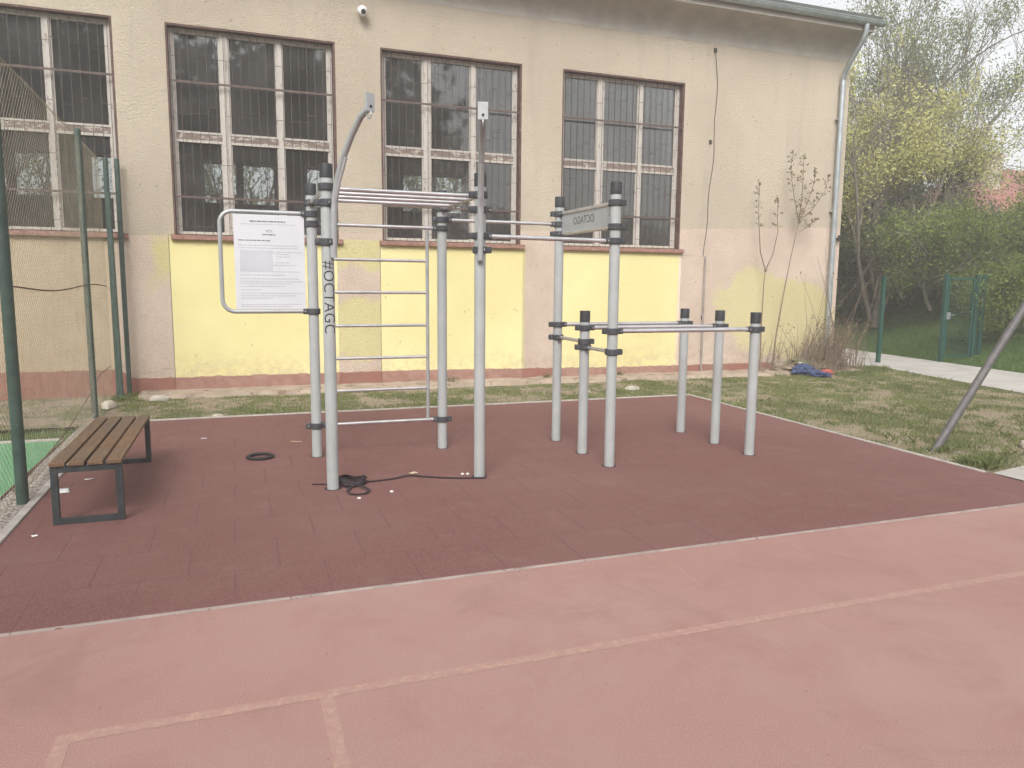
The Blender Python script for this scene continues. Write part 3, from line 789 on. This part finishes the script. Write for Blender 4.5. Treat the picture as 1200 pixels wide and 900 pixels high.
# ------------------------------------------------------------------ chain-link fence on the left
F_ = thing('chain_link_fence', 'tall green chain-link fence on round posts beside the bench and green court', 'fence', (-1.6, 7, 0))
def fx(y): return -1.545-.018*(y-6.41)
for (x, y, h_, r_) in ((fx(2.4), 2.4, 3.4, .042), (fx(6.41), 6.41, 3.4, .042), (fx(10.45)-.06, 10.45, 3.44, .038), (-1.62, 12.10, 3.36, .034), (-1.50, 12.27, 3.38, .034)):
    MB().tube([(x, y, -.05), (x, y, h_)], r_, 16).ellipsoid((x, y, h_), (r_*1.05, r_*1.05, .03), 6).build('fence_post', 'green_paint', F_)
MB().tube([(-1.56, 11.95, -.03), (-1.60, 12.06, 2.9)], .026, 10).build('brace', 'green_paint', F_)
xw0, xw1 = 2.4, 12.05; zt0, zt1 = .03, 3.35; pitch = .075
mb = MB()
def clipline(c, sgn):
    # wires run z = sgn*(y-c); clip to rectangle
    ys = sorted([max(xw0, min(xw1, c+sgn*z)) for z in (zt0, zt1)])
    a = c+sgn*zt0; b = c+sgn*zt1; a_, b_ = max(min(a, b), xw0), min(max(a, b), xw1)
    return (a_, b_) if b_-a_ > .02 else None
c_ = xw0-3.5
while c_ < xw1+3.5:
    for sgn in (1, -1):
        r = clipline(c_, sgn)
        if r:
            nseg = max(2, int((r[1]-r[0])/.9)); P_ = []
            for i in range(nseg+1):
                y = r[0]+(r[1]-r[0])*i/nseg; z = (y-c_)/sgn
                bulge = .02*math.sin(y*2.1+z)+.0025*sgn
                P_.append((fx(y)-.046+bulge*.5, y, z))
            mb.tube(P_, .0013, 3, caps=False)
    c_ += pitch
mb.build('mesh', 'link_wire', F_)
MB().tube([(fx(y)-.05, y, 1.60+.03*math.sin(y*1.3)) for y in np.linspace(6.4, 12.1, 24)], .007, 6).build('tension_wire', 'rust_wire', F_)
MB().tube([(fx(y)-.055, y, .10+.012*(y-6.4)**2.3/1.1 if y < 11 else .10+.012*(4.6)**2.3/1.1) for y in np.linspace(6.4, 12.1, 24)], .006, 5).build('tension_wire', 'rust_wire', F_)
for z in (.04, 3.34): MB().tube([(fx(2.4)-.05, 2.4, z), (fx(12.05)-.05, 12.05, z)], .004, 5).build('tension_wire', 'link_wire', F_)

# ------------------------------------------------------------------ gate and green post on the right
def gz(x, y): return bank_h(x, y) if x > 14.84+(y-10.54)*.195 else -.01
gp = thing('fence_post', 'single dark green square post on the concrete path right of the hall', 'post', (13.84, 13.25, 0))
MB().box(13.80, 13.88, 13.21, 13.29, -.05, 1.93, .006).build('shaft', 'gate_green', gp); MB().box(13.79, 13.89, 13.20, 13.30, 1.931, 1.96, .008).build('post_cap', 'gate_green', gp)
gt = thing('garden_gate', 'narrow dark green steel gate with open mesh at the grassy bank', 'gate', (15.9, 13.0, 0))
MB().box(15.42, 15.50, 12.96, 13.04, -.06, 2.02, .006).build('gate_post', 'gate_green', gt)
MB().box(16.40, 16.50, 12.96, 13.04, -.06, 2.02, .006).build('gate_post', 'gate_green', gt)
MB().box(16.62, 16.72, 12.96, 13.04, -.06, 2.02, .006).build('gate_post', 'gate_green', gt)
lf = MB().box(15.53, 15.58, 12.98, 13.02, .10, 1.95, .003).box(16.32, 16.37, 12.98, 13.02, .10, 1.95, .003).box(15.581, 16.319, 12.98, 13.02, .10, .15).box(15.581, 16.319, 12.98, 13.02, 1.90, 1.95).build('leaf_frame', 'gate_green', gt)
mb = MB()
for i in range(1, 15): x = 15.58+.74*i/15; mb.tube([(x, 13, .15), (x, 13, 1.90)], .0025, 4, False)
for i in range(1, 9): z = .15+1.75*i/9; mb.tube([(15.58, 12.995, z), (16.32, 12.995, z)], .003, 4, False)
mb.build('mesh_infill', 'gate_green', lf)
MB().box(15.50, 15.60, 12.93, 12.979, .98, 1.14, .004).tube([(15.56, 12.92, 1.08), (15.68, 12.90, 1.08)], .010, 8).build('handle', 'zinc', lf)

# leaning steel pole in the lawn (a stay running up to a mast that stands out of the picture)
lp = thing('braced_mast', 'slanted weathered steel pole rising from the patchy grass at the right edge', 'pole', (6.81, 5.69, 0))
k_ = 1.4597/1.10
MB().tube([(6.76, 5.69, -.06), (6.81+2.3, 5.69, 2.3*k_)], .041, 16).build('stay', 'galv_pole', lp)
MB().tube([(9.12, 5.69, -.06), (9.12, 5.69, 3.6)], .05, 18).build('mast', 'galv_pole', lp)

# ------------------------------------------------------------------ small things on the ground
o = MB()
P_ = [(.18+.112*math.cos(2*PI*i/40), 7.43+.112*math.sin(2*PI*i/40), .02) for i in range(41)]
tag(o.tube(P_, .017, 10, caps=False, flat=(1.25, .85)).build('rubber_ring', 'black_rubber'), 'black rubber ring lying flat on the maroon tiles right of the bench', 'ring')
def ribbon(mb, pts, w=.02, th=.0025):
    pts = [Vector(p) for p in pts]; fine = []
    for i in range(len(pts)-1):
        p0 = pts[max(i-1, 0)]; p1 = pts[i]; p2 = pts[i+1]; p3 = pts[min(i+2, len(pts)-1)]
        for j in range(8):
            u = j/8; fine.append(.5*((2*p1)+(-p0+p2)*u+(2*p0-5*p1+4*p2-p3)*u*u+(-p0+3*p1-3*p2+p3)*u**3))
    fine.append(pts[-1])
    mb.tube([(p.x, p.y, max(p.z, .012)) for p in fine], w, 8, True, (1., .35))
mb = MB()
ribbon(mb, [(1.985, 6.02, .012), (1.90, 6.03, .014), (1.70, 6.10, .013), (1.50, 6.21, .014), (1.36, 6.28, .018), (1.22, 6.23, .014), (1.05, 6.20, .013), (.93, 6.21, .02), (.86, 6.28, .03)], .013)
rr_ = random.Random(4); q = [(.86, 6.28, .03)]
for i in range(34):
    a0 = i*1.15; R0 = .05+.055*rr_.random(); q.append((.865+.02*math.sin(i*.7)+R0*1.1*math.cos(a0), 6.19+R0*1.35*math.sin(a0), .02+.045*rr_.random()))
ribbon(mb, q, .014)
ribbon(mb, [(.86, 6.1, .02), (.80, 5.95, .016), (.82, 5.85, .014), (.92, 5.84, .014), (.96, 5.93, .02), (.90, 6.05, .03)], .013)
ribbon(mb, [(.78, 6.2, .014), (.70, 6.22, .012), (.61, 6.24, .012), (.55, 6.26, .012)], .010)
tag(mb.build('strap', 'strap_web'), 'tangled black webbing strap stretched between two front posts on the maroon tiles', 'strap')
def scrap(name, label, x, y, sx, sy, rot, mat='paper', z=.0065, cat='litter', h=.004):
    m_ = MB(); c_, s_ = math.cos(rot), math.sin(rot); n_ = 4; vs = []
    for i in range(n_+1):
        for j in range(n_+1):
            u = (i/n_-.5)*sx; v = (j/n_-.5)*sy
            vs.append((x+u*c_-v*s_, y+u*s_+v*c_, z+h*(1+noise.noise(Vector((u*30+x*9, v*30, 3))))))
    fs = [(i*(n_+1)+j, (i+1)*(n_+1)+j, (i+1)*(n_+1)+j+1, i*(n_+1)+j+1) for i in range(n_) for j in range(n_)]
    m_.add(vs, fs, True); ob = m_.build(name, mat)
    mod = ob.modifiers.new('thickness', 'SOLIDIFY'); mod.thickness = .0015
    return tag(ob, label, cat)
scrap('paper_scrap', 'larger white scrap of paper near the left front leg of the bench', -1.345, 6.68, .11, .15, .2)
scrap('paper_scrap', 'small pale scrap of paper on the tiles under the bench', -1.20, 7.02, .07, .03, .1)
scrap('paper_scrap', 'tiny white scrap at the left front corner of the maroon tiles', -1.28, 5.52, .035, .03, .4)
scrap('paper_scrap', 'small white scrap on the tiles between the bench and the notice board', -.36, 8.55, .06, .03, .2)
scrap('wood_splinter', 'thin pale splinter beside the foot of the notice board post', .56, 8.08, .12, .02, -.5, 'scrap_tan', cat='splinter')
scrap('dry_leaf', 'dry tan leaf on the tiles just behind the black strap', 1.43, 6.28+.1, .07, .05, .5, 'scrap_tan', cat='leaf')
def cap_(label, x, y, r=.014):
    tag(MB().lathe([(.0005, .010), (r*.8, .010), (r, .008), (r, 0), (.0005, 0)], (x, y, .006), 14).build('bottle_cap', 'paper'), label, 'bottle cap', 'white bottle caps on the tiles')
cap_('white bottle cap in front of the tangled end of the strap', .855, 5.73)
cap_('white bottle cap on the tiles right of the tangled strap, alone', 1.13, 5.84)
cap_('white bottle cap left of the right front post of the pull-up bay, first of two', 1.83, 6.21)
cap_('white bottle cap touching near the foot of the right front pull-up post', 1.875, 6.20)
def stone(label, x, y, r):
    m_ = MB().ellipsoid((x, y, r[2]*.5-.02), r, 7, .12); tag(m_.build('stone', 'stone'), label, 'stone')
stone('flat pale stone in the grass strip behind the dip bars', 6.05, 10.75, (.13, .06, .05))
stone('small pale stone left of the flat one in the grass strip', 5.2, 10.7, (.07, .05, .035))
stone('pale stone lying against the wall apron behind the bench', -1.05, 11.70, (.14, .07, .06))
stone('greyish stone half sunk in the grass at the right edge of the photo', 7.93, 5.50, (.09, .09, .06))
stone('little stone at the edge of the tiles near the left grass', -.25, 10.05, (.07, .04, .03))
stone('broken concrete lump below the green fence corner posts', -1.63, 11.2, (.09, .2, .07))
# heap of clothes
ct = thing('clothes_heap', 'crumpled blue jacket with red lining dumped by the wall corner', 'clothes', (10.5, 11.8, 0))
def crumple(cx, cy, rx, ry, rz, seed, rot=0.):
    m_ = MB().ellipsoid((0, 0, 0), (1, 1, 1), 16); vs = []
    for v in m_.v:
        n_ = 1+.45*noise.noise(Vector((v[0]*2.2+seed, v[1]*2.2, v[2]*2.2)))+.2*noise.noise(Vector((v[0]*6+seed, v[1]*6, v[2]*6)))
        x, y = v[0]*rx*n_, v[1]*ry*n_
        vs.append((cx+x*math.cos(rot)-y*math.sin(rot), cy+x*math.sin(rot)+y*math.cos(rot), max(-.02, rz*.6+v[2]*rz*n_)))
    m_.v = vs; return m_
crumple(10.36, 11.72, .24, .13, .12, 3).build('body', 'cloth_blue', ct)
crumple(10.40, 11.36, .10, .26, .07, 8, .3).build('sleeve', 'cloth_blue', ct)
crumple(10.70, 11.46, .17, .08, .07, 14, .15).build('lining', 'cloth_red', ct)
tag(MB().tube([(10.42, 11.88, .12), (10.42, 11.88, .22)], [.028, .040], 14).build('paper_cup', 'paper'), 'white paper cup standing at the crumpled blue jacket', 'cup')

# ------------------------------------------------------------------ vegetation
def grow(trunks, levels, spread, kids, lens, seed, droop=0., upw=.35, wob=.18):
    """list of (points, radii) for all branches, plus the twig points that carry leaves"""
    R = random.Random(seed); br = []; tips = []
    def rec(p, d, L, r, lv):
        n = 5 if lv < 2 else 3; pts = [p.copy()]; rs = [r]; q = p.copy(); dd = d.copy()
        for i in range(n):
            dd = (dd+Vector((R.gauss(0, wob), R.gauss(0, wob), R.gauss(0, wob)))+Vector((0, 0, upw*.25-droop*.2))).normalized()
            q = q+dd*(L/n); pts.append(q.copy()); rs.append(r*(1-.55*(i+1)/n))
        br.append((pts, rs, lv))
        if lv >= levels-1:
            for w in pts[1:]: tips.append((w, dd.copy()))
        if lv < levels:
            for j in range(kids[lv]):
                u = .25+.75*(j+R.random())/kids[lv]; k = min(int(u*n), n-1); f = u*n-k
                b = pts[k].lerp(pts[k+1], min(f, 1)); ax = dd.orthogonal().normalized()
                ax.rotate(Matrix.Rotation(R.uniform(0, 2*PI), 3, dd))
                nd = (dd*math.cos(spread[lv])+ax*math.sin(spread[lv])*R.uniform(.7, 1.2)+Vector((0, 0, upw*.4))).normalized()
                rec(b, nd, lens[lv]*R.uniform(.65, 1.2), rs[k]*.55, lv+1)
    for (p, d, L, r) in trunks: rec(Vector(p), Vector(d).normalized(), L, r, 0)
    return br, tips
def branch_mesh(br, minr=.006):
    V = []; F = []; b0 = 0
    for pts, rs, lv in br:
        n = 8 if lv == 0 else (5 if lv == 1 else 3); k = len(pts)
        t0 = (pts[1]-pts[0]).normalized(); a = t0.orthogonal().normalized()
        for i in range(k):
            t1 = (pts[min(i+1, k-1)]-pts[max(i-1, 0)]).normalized(); a = (a-t1*a.dot(t1)).normalized(); c = t1.cross(a); r = max(rs[i], minr)
            for j in range(n):
                th = 2*PI*j/n; V.append(pts[i]+a*math.cos(th)*r+c*math.sin(th)*r)
        for i in range(k-1):
            for j in range(n): F.append((b0+i*n+j, b0+i*n+(j+1) % n, b0+(i+1)*n+(j+1) % n, b0+(i+1)*n+j))
        b0 += n*k
    return V, F
def leaf_mesh(cent, size, jit):
    C = np.array(cent, dtype=float); N = len(C); C = C+rng.normal(0, jit, (N, 3))
    u = rng.normal(size=(N, 3)); u /= np.linalg.norm(u, axis=1)[:, None]
    w = rng.normal(size=(N, 3)); w -= u*(w*u).sum(1)[:, None]; w /= np.linalg.norm(w, axis=1)[:, None]
    s = size*rng.uniform(.6, 1.3, N)[:, None]
    V = np.stack([C-u*s, C+w*s*.5, C+u*s, C-w*s*.5], 1).reshape(-1, 3)
    return V, np.arange(N*4).reshape(N, 4)
def tree(name, label, cat, base, trunks, levels, spread, kids, lens, seed, per, lsize, jit, lmat, bmat='bark', droop=0., upw=.35, group=None, minr=.007, keep=1., wob=.18):
    T = thing(name, label, cat, base, group)
    br, tips = grow([((base[0]+p[0], base[1]+p[1], base[2]+p[2]), d, L, r) for p, d, L, r in trunks], levels, spread, kids, lens, seed, droop, upw, wob)
    V, F = branch_mesh(br, minr); rawmesh('trunk', V, F, bmat, T, True)
    if per > 0:
        R = random.Random(seed+1); cs = []
        for w, d in tips:
            if noise.noise(w*.8) < -.25*keep: continue
            for _ in range(per): cs.append(w[:])
        V, F = leaf_mesh(cs, lsize, jit); rawmesh('crown', V, F, lmat, T)
    return T
# tall loose spring tree
G1 = 'trees on the bank beyond the gate'
tree('tall_tree', 'tallest spreading spring tree with thin pale foliage above the gate', 'tree', (24.3, 22.0, 1.4),
     [((0, 0, 0), (0, 0, 1), 4.6, .20), ((.15, 0, 2.0), (.38, .1, 1), 5.4, .13), ((-.1, 0, 2.2), (-.42, 0, 1), 5.2, .12), ((0, 0, 2.6), (.1, -.3, 1), 5.4, .12), ((.1, 0, 1.6), (.85, -.1, .9), 5.0, .11), ((0, 0, 3), (-.12, .1, 1), 5.4, .11), ((-.1, 0, 1.4), (-.8, .1, .9), 4.6, .09)],
     4, (.5, .6, .6, .6), (5, 4, 3, 3), (3.2, 2.0, 1.3, .8), 11, 11, .050, .24, 'leaf_spring', 'twig_grey', group=G1, upw=.4, minr=.008, keep=-.15)
tree('bare_tree', 'thin bare-twigged tree rising right behind the hall corner', 'tree', (21.8, 22.5, 1.0),
     [((0, 0, 0), (-.05, 0, 1), 5.6, .13), ((.1, 0, 1.4), (.4, 0, 1), 5.4, .09), ((-.1, 0, 1.5), (-.45, 0, 1), 5.0, .09), ((.6, .5, 0), (.15, 0, 1), 6.2, .10)],
     4, (.45, .55, .55, .6), (5, 4, 3, 3), (2.6, 1.5, 1.0, .6), 23, 5, .045, .18, 'leaf_spring', 'twig_grey', group=G1, minr=.010)
tree('yellow_maple', 'young maple with fresh yellow-green leaves just behind the wall corner', 'tree', (18.3, 17.8, .5),
     [((0, 0, 0), (.05, 0, 1), 5.4, .09), ((.2, .1, 0), (.32, .1, 1), 5.4, .07), ((-.1, 0, .2), (-.28, 0, 1), 5.2, .07), ((.1, 0, 1.2), (.6, -.2, 1), 4.4, .05), ((0, 0, 1), (-.5, .1, 1), 4.2, .05)],
     3, (.65, .75, .7), (8, 5, 4), (2.1, 1.3, .75), 31, 26, .046, .20, 'leaf_yellow', 'twig_grey', group=G1, keep=-.5)
tree('dark_tree', 'dark ivy-covered tree mass in the middle behind the gate', 'tree', (21.9, 19.6, 1.2),
     [((0, 0, 0), (0, 0, 1), 4.2, .16), ((.5, .3, 0), (.3, 0, 1), 3.8, .12), ((-.5, 0, 0), (-.25, 0, 1), 3.9, .12), ((1.2, .4, 0), (.3, 0, 1), 3.2, .1), ((-1.4, .4, 0), (-.2, 0, 1), 3.2, .1)],
     3, (.9, .9, .8), (8, 6, 4), (1.4, .9, .55), 41, 20, .05, .20, 'leaf_dark', 'bark', upw=.05, group=G1, keep=.1)
tree('leafy_shrub', 'bright green rounded bush at the right edge behind the gate', 'bush', (19.4, 15.8, 1.1),
     [((x, y, 0), (dx, dy, 1), 2.0, .06) for x, y, dx, dy in ((0, 0, 0, 0), (.8, .3, .4, 0), (-.9, .2, -.4, 0), (1.7, -.2, .4, .1), (.3, -.8, .1, -.4), (2.6, .3, .4, 0), (3.4, 0, .4, 0), (4.4, .4, .2, 0))],
     3, (.9, .9, .8), (7, 6, 4), (1.15, .8, .5), 51, 19, .042, .18, 'leaf_bright', 'twig_grey', upw=.1, keep=.3)
tree('leafy_shrub', 'low olive green bush at the foot of the bank behind the green post', 'bush', (19.3, 20.0, .8),
     [((x, y, 0), (dx, dy, 1), 1.5, .05) for x, y, dx, dy in ((0, 0, 0, 0), (.9, .3, .3, 0), (-.9, .2, -.3, 0), (1.8, -.2, .4, .1), (.3, -.8, .1, -.4), (-1.6, .4, -.2, .1))],
     3, (.9, .9, .8), (7, 5, 4), (1.1, .8, .5), 61, 12, .055, .18, 'leaf_olive', 'twig_grey', upw=.1, keep=.3)
tree('leafy_shrub', 'grey-green brambly bush directly behind the gate frame', 'bush', (19.7, 17.2, 1.4),
     [((x, y, 0), (dx, dy, 1), 1.3, .05) for x, y, dx, dy in ((0, 0, 0, 0), (.8, .3, .4, 0), (-.8, .2, -.3, 0), (1.6, .2, .4, .1), (-1.6, .4, -.2, .1), (2.3, -.3, .3, -.1))],
     3, (.95, .9, .8), (7, 5, 4), (1.1, .8, .5), 67, 12, .050, .18, 'leaf_olive', 'twig_grey', upw=.1, keep=.3)
tree('leafy_shrub', 'tall fresh green shrub spilling down the bank to the path at the right edge', 'bush', (18.7, 12.9, .5),
     [((x, y, 0), (dx, dy, 1), 1.1, .04) for x, y, dx, dy in ((0, 0, 0, 0), (.8, .3, .4, 0), (-.5, .5, -.2, 0), (1.6, -.4, .4, .1), (.3, -.8, .1, -.3), (2.4, .1, .4, 0), (1.2, 1.2, 0, .1))],
     3, (.95, .9, .8), (7, 5, 4), (.95, .7, .45), 57, 18, .038, .16, 'leaf_bright', 'twig_grey', upw=.1, keep=.3)
tree('arching_tree', 'bare arching tree in front of the red-roofed house', 'tree', (27.6, 19.5, 1.5),
     [((0, 0, 0), (-.25, 0, 1), 3.6, .08), ((.9, .3, 0), (-.1, 0, 1), 3.8, .08)],
     4, (.6, .7, .7, .7), (4, 3, 3, 2), (2.2, 1.3, .8, .5), 71, 1, .06, .12, 'leaf_spring', 'twig_grey', droop=.5, group=G1, minr=.010)
tree('dark_tree', 'dark hedge tree filling the gap low beyond the bare-twigged tree', 'tree', (22.5, 26.0, 1.8),
     [((x, 0, 0), (dx, 0, 1), 2.6, .10) for x, dx in ((0, 0), (1.4, .2), (-1.5, -.2), (3.0, .2), (4.6, .1), (6.2, .2), (7.8, .1))],
     3, (.9, .9, .8), (7, 5, 4), (1.7, 1.2, .7), 81, 9, .10, .26, 'leaf_olive', 'bark', upw=.1, group=G1, keep=.3)
# trees glimpsed through the hall's rear windows
t0 = tree('garden_tree', 'leafy tree beyond the hall seen through the second window from the left', 'tree', (1.0, 33.0, 0),
     [((0, 0, 0), (0, 0, 1), 5.0, .22), ((0, 0, 2.), (.4, 0, 1), 4.6, .13), ((0, 0, 2.), (-.4, 0, 1), 4.6, .13)],
     4, (.6, .6, .6, .6), (5, 4, 3, 3), (3.0, 2.0, 1.2, .8), 91, 2, .09, .2, 'leaf_spring', 'bark', group='trees behind the hall', minr=.012)
for (x, y, a, lb) in ((-7.2, 33.5, 1.1, 'leafy tree beyond the hall seen through the leftmost window'), (8.0, 34, 2.3, 'leafy tree beyond the hall seen through the third window from the left')):
    r = t0.copy(); COL.objects.link(r); r.location = (x, y, 0); r.rotation_euler = (0, 0, a); r['label'] = lb
    for ch in list(t0.children):
        c2 = ch.copy(); COL.objects.link(c2); c2.parent = r; c2.matrix_parent_inverse = ch.matrix_parent_inverse.copy()
# row of trees behind the photographer, mirrored in the panes
t1 = None
for i in range(9):
    x = -36+i*12.5; y = -42-3*math.sin(i*2.3)
    if t1 is None:
        t1 = tree('unseen_tree', 'broad leafy tree out of view behind the camera, mirrored in the panes', 'tree', (x, y, 0),
             [((0, 0, 0), (0, 0, 1), 5.5, .28), ((0, 0, 1.5), (.5, 0, 1), 4.5, .2), ((0, 0, 1.5), (-.5, 0, 1), 4.5, .2), ((0, 0, 1.), (0, .5, 1), 4.5, .2)],
             3, (.8, .8, .7), (7, 6, 4), (3.2, 2.2, 1.3), 97, 5, .30, .5, 'leaf_dark', 'bark', upw=.1, group='trees behind the camera', keep=.1)
    else:
        r = t1.copy(); COL.objects.link(r); r.location = (x, y, 0); r.rotation_euler = (0, 0, i*1.3)
        for ch in list(t1.children):
            c2 = ch.copy(); COL.objects.link(c2); c2.parent = r; c2.matrix_parent_inverse = ch.matrix_parent_inverse.copy()
for i, (x, y, k) in enumerate(((-14, -24, 1.9), (-6, -25, 2.0), (3, -26, 1.9))):  # nearer unseen trees, added and enlarged to darken reflections in the left windows
    r = t1.copy(); COL.objects.link(r); r.location = (x, y, 0); r.rotation_euler = (0, 0, i*2+.5); r.scale = (k, k, k)
    for ch in list(t1.children):
        c2 = ch.copy(); COL.objects.link(c2); c2.parent = r; c2.matrix_parent_inverse = ch.matrix_parent_inverse.copy()
# saplings and dry brush against the wall
def sapling(name, label, base, stems, bud_n, seed, bmat='twig'):
    T = thing(name, label, 'sapling', base); R = random.Random(seed); mb = MB(); buds = []
    for pts, r0, leaf_from in stems:
        pts = [Vector(p) for p in pts]; n = len(pts)
        mb.tube(pts, [max(r0*(1-.75*i/(n-1)), .004) for i in range(n)], 6)
        for i in range(n-1):
            for _ in range(bud_n):
                p = pts[i].lerp(pts[i+1], R.random())
                if p.z > leaf_from and R.random() < .9:
                    off = Vector((R.uniform(-1, 1), R.uniform(-.5, .5), R.uniform(.0, .9))).normalized()*R.uniform(.04, .11)
                    q = p+off; mb.tube([p, q], .0025, 3, False); buds += [q[:]]*3
        for _ in range(4): buds += [pts[-1][:]]*3
    mb.build('stem', bmat, T)
    V, F = leaf_mesh(buds, .026, .016); rawmesh('leaves', V, F, 'leaf_bud', T)
sapling('sapling', 'shorter forked sapling with budding tips against the wall', (9.55, 12.05, 0),
        [([(9.60, 12.05, 0), (9.62, 12.1, .9), (9.67, 12.15, 1.75), (9.69, 12.15, 2.0)], .016, 9),
         ([(9.69, 12.15, 2.0), (9.55, 12.15, 2.35), (9.47, 12.12, 2.8), (9.42, 12.1, 3.2), (9.42, 12.1, 3.62)], .012, 2.8),
         ([(9.69, 12.15, 2.0), (9.82, 12.12, 2.3), (9.90, 12.1, 2.75), (9.86, 12.1, 3.05), (9.86, 12.1, 3.35)], .010, 2.8)], 9, 3)
sapling('sapling', 'taller slender sapling topped with several leafy shoots against the wall', (9.95, 12.1, 0),
        [([(9.93, 12.1, 0), (9.98, 12.1, .7), (10.12, 12.12, 1.5), (10.27, 12.13, 2.3), (10.40, 12.12, 2.95)], .019, 9),
         ([(10.40, 12.12, 2.95), (10.27, 12.1, 3.3), (10.14, 12.1, 3.8), (10.13, 12.1, 4.25)], .009, 3.0),
         ([(10.40, 12.12, 2.95), (10.42, 12.1, 3.4), (10.38, 12.05, 3.8), (10.38, 12.05, 4.15)], .009, 3.0),
         ([(10.40, 12.12, 2.95), (10.55, 12.1, 3.3), (10.66, 12.05, 3.7), (10.66, 12.05, 3.95)], .008, 3.0),
         ([(10.40, 12.12, 2.95), (10.70, 12.1, 3.2), (10.93, 12.05, 3.55), (11.0, 12.05, 3.85)], .008, 3.0),
         ([(10.40, 12.1, 2.75), (10.55, 12.05, 2.85), (10.72, 12.0, 3.0)], .006, 2.8)], 11, 5)
BR = thing('brushwood', 'tangle of dry brown suckers around the foot of the downpipe', 'brush', (11.0, 12.05, 0))
R = random.Random(12); mb = MB(); tipc = []
for i in range(300):
    bx = R.gauss(11.15, .36) if i > 25 else R.uniform(9.5, 10.6); by = R.uniform(11.75, 12.3); L = R.uniform(.3, 1.2) if i > 36 or i < 26 else R.uniform(1.6, 2.6)
    d = Vector((R.gauss(.25 if bx < 11.3 else -.05, .35), R.gauss(-.08, .12), 1)).normalized(); p = Vector((bx, by, 0)); pts = [p.copy()]
    for k in range(4):
        d = (d+Vector((R.gauss(0, .12), R.gauss(0, .05), .03))).normalized(); p = p+d*L/4; p.y = min(p.y, 12.36); pts.append(p.copy())
    mb.tube(pts, [.008, .007, .006, .004, .003], 4, False)
    if R.random() < .4: tipc += [tuple(pts[-1])]*3
mb.build('stem', 'twig', BR)
V, F = leaf_mesh(tipc, .03, .05); rawmesh('leaves', V, F, 'leaf_bud', BR)
# heap of dead leaves at the corner
hp = crumple(10.75, 12.08, .75, .26, .16, 21); struct(hp.build('soil_heap', 'soil_strip'))
# a few weeds at the plinth
for i, (x, y, lb) in enumerate(((5.15, 12.2, 'tiny weed at the plinth below the pier left of the last window'), (3.4, 12.2, 'tiny weed at the plinth behind the pull-up bay'), (6.6, 12.2, 'tiny weed at the plinth below the rightmost window'))):
    T = thing('weed', lb, 'weed', (x, y, 0)); cs = [(x+random.gauss(0, .05), y+random.gauss(0, .03), .06+abs(random.gauss(0, .035))) for _ in range(46)]
    V, F = leaf_mesh(cs, .022, .01); rawmesh('leaves', V, F, 'leaf_olive', T)
    mb = MB()
    for c_ in cs[::4]: mb.tube([(x, y, .03), c_], .002, 3, False)
    mb.build('stem', 'twig', T)

# ------------------------------------------------------------------ distant house
HS_ = thing('distant_house', 'house with red tiled roof and chimney far behind the trees', 'house', (58, 42, 0))
MB().box(52.5, 68, 40, 50, 0, 7.4).build('wall', 'house_wall', HS_)
MB().add([(51.9, 39.4, 7.2), (68.6, 39.4, 7.2), (68.6, 50.6, 7.2), (51.9, 50.6, 7.2), (54.6, 45, 11.4), (68, 45, 11.4)], [(0, 1, 5, 4), (1, 2, 5), (2, 3, 4, 5), (3, 0, 4), (0, 3, 2, 1)]).build('roof', 'roof_tile', HS_)
MB().box(53.6, 54.9, 42.2, 43.2, 8.2, 11.6).box(53.45, 55.05, 42.05, 43.35, 11.6, 11.9).build('chimney', 'house_wall', HS_)

# ------------------------------------------------------------------ light, sky, haze
sun_el, sun_az = math.radians(40), math.radians(-155)     # azimuth measured from +y towards +x: behind the camera, left
wd = bpy.data.worlds.new('World'); scene.world = wd; wd.use_nodes = True; nt = wd.node_tree; nt.nodes.clear()
sky = nt.nodes.new('ShaderNodeTexSky'); sky.sky_type = 'NISHITA'; sky.sun_disc = False; sky.sun_elevation = sun_el; sky.sun_rotation = sun_az
sky.air_density = 1.; sky.dust_density = 4.; sky.ozone_density = 1.
hs = nt.nodes.new('ShaderNodeHueSaturation'); hs.inputs['Saturation'].default_value = .12; hs.inputs['Value'].default_value = 1.25
bg = nt.nodes.new('ShaderNodeBackground'); bg.inputs[1].default_value = .15; ow = nt.nodes.new('ShaderNodeOutputWorld')
nt.links.new(sky.outputs[0], hs.inputs['Color']); nt.links.new(hs.outputs[0], bg.inputs[0]); nt.links.new(bg.outputs[0], ow.inputs[0])
sl = bpy.data.lights.new('sun', 'SUN'); sl.energy = 1.5; sl.angle = math.radians(25); sl.color = (1, .95, .88)
so = bpy.data.objects.new('sun', sl); COL.objects.link(so)
dirv = Vector((math.sin(sun_az)*math.cos(sun_el), math.cos(sun_az)*math.cos(sun_el), math.sin(sun_el)))
so.rotation_euler = dirv.to_track_quat('Z', 'Y').to_euler(); so.location = dirv*60

HAZE = .0055
if HAZE:
    m = bpy.data.materials.new('haze_air'); m.use_nodes = True; t = NT(m)
    pv = t.n('ShaderNodeVolumePrincipled'); pv.inputs['Color'].default_value = (.93, .92, .92, 1); pv.inputs['Density'].default_value = HAZE; pv.inputs['Anisotropy'].default_value = .2
    mo = t.n('ShaderNodeOutputMaterial'); t.link(pv.outputs[0], mo.inputs['Volume']); MATS['haze_air'] = m
    struct(MB().box(-501, 501, -501, 501, -1.1, 16.5).build('haze', 'haze_air'), 'stuff')

scene.view_settings.view_transform = 'Standard'; scene.view_settings.look = 'None'; scene.view_settings.gamma = 1; scene.view_settings.use_curve_mapping = False
scene.view_settings.exposure = .5
scene.cycles.use_denoising = True
scene.cycles.max_bounces = 8; scene.cycles.transparent_max_bounces = 16; scene.cycles.volume_bounces = 1
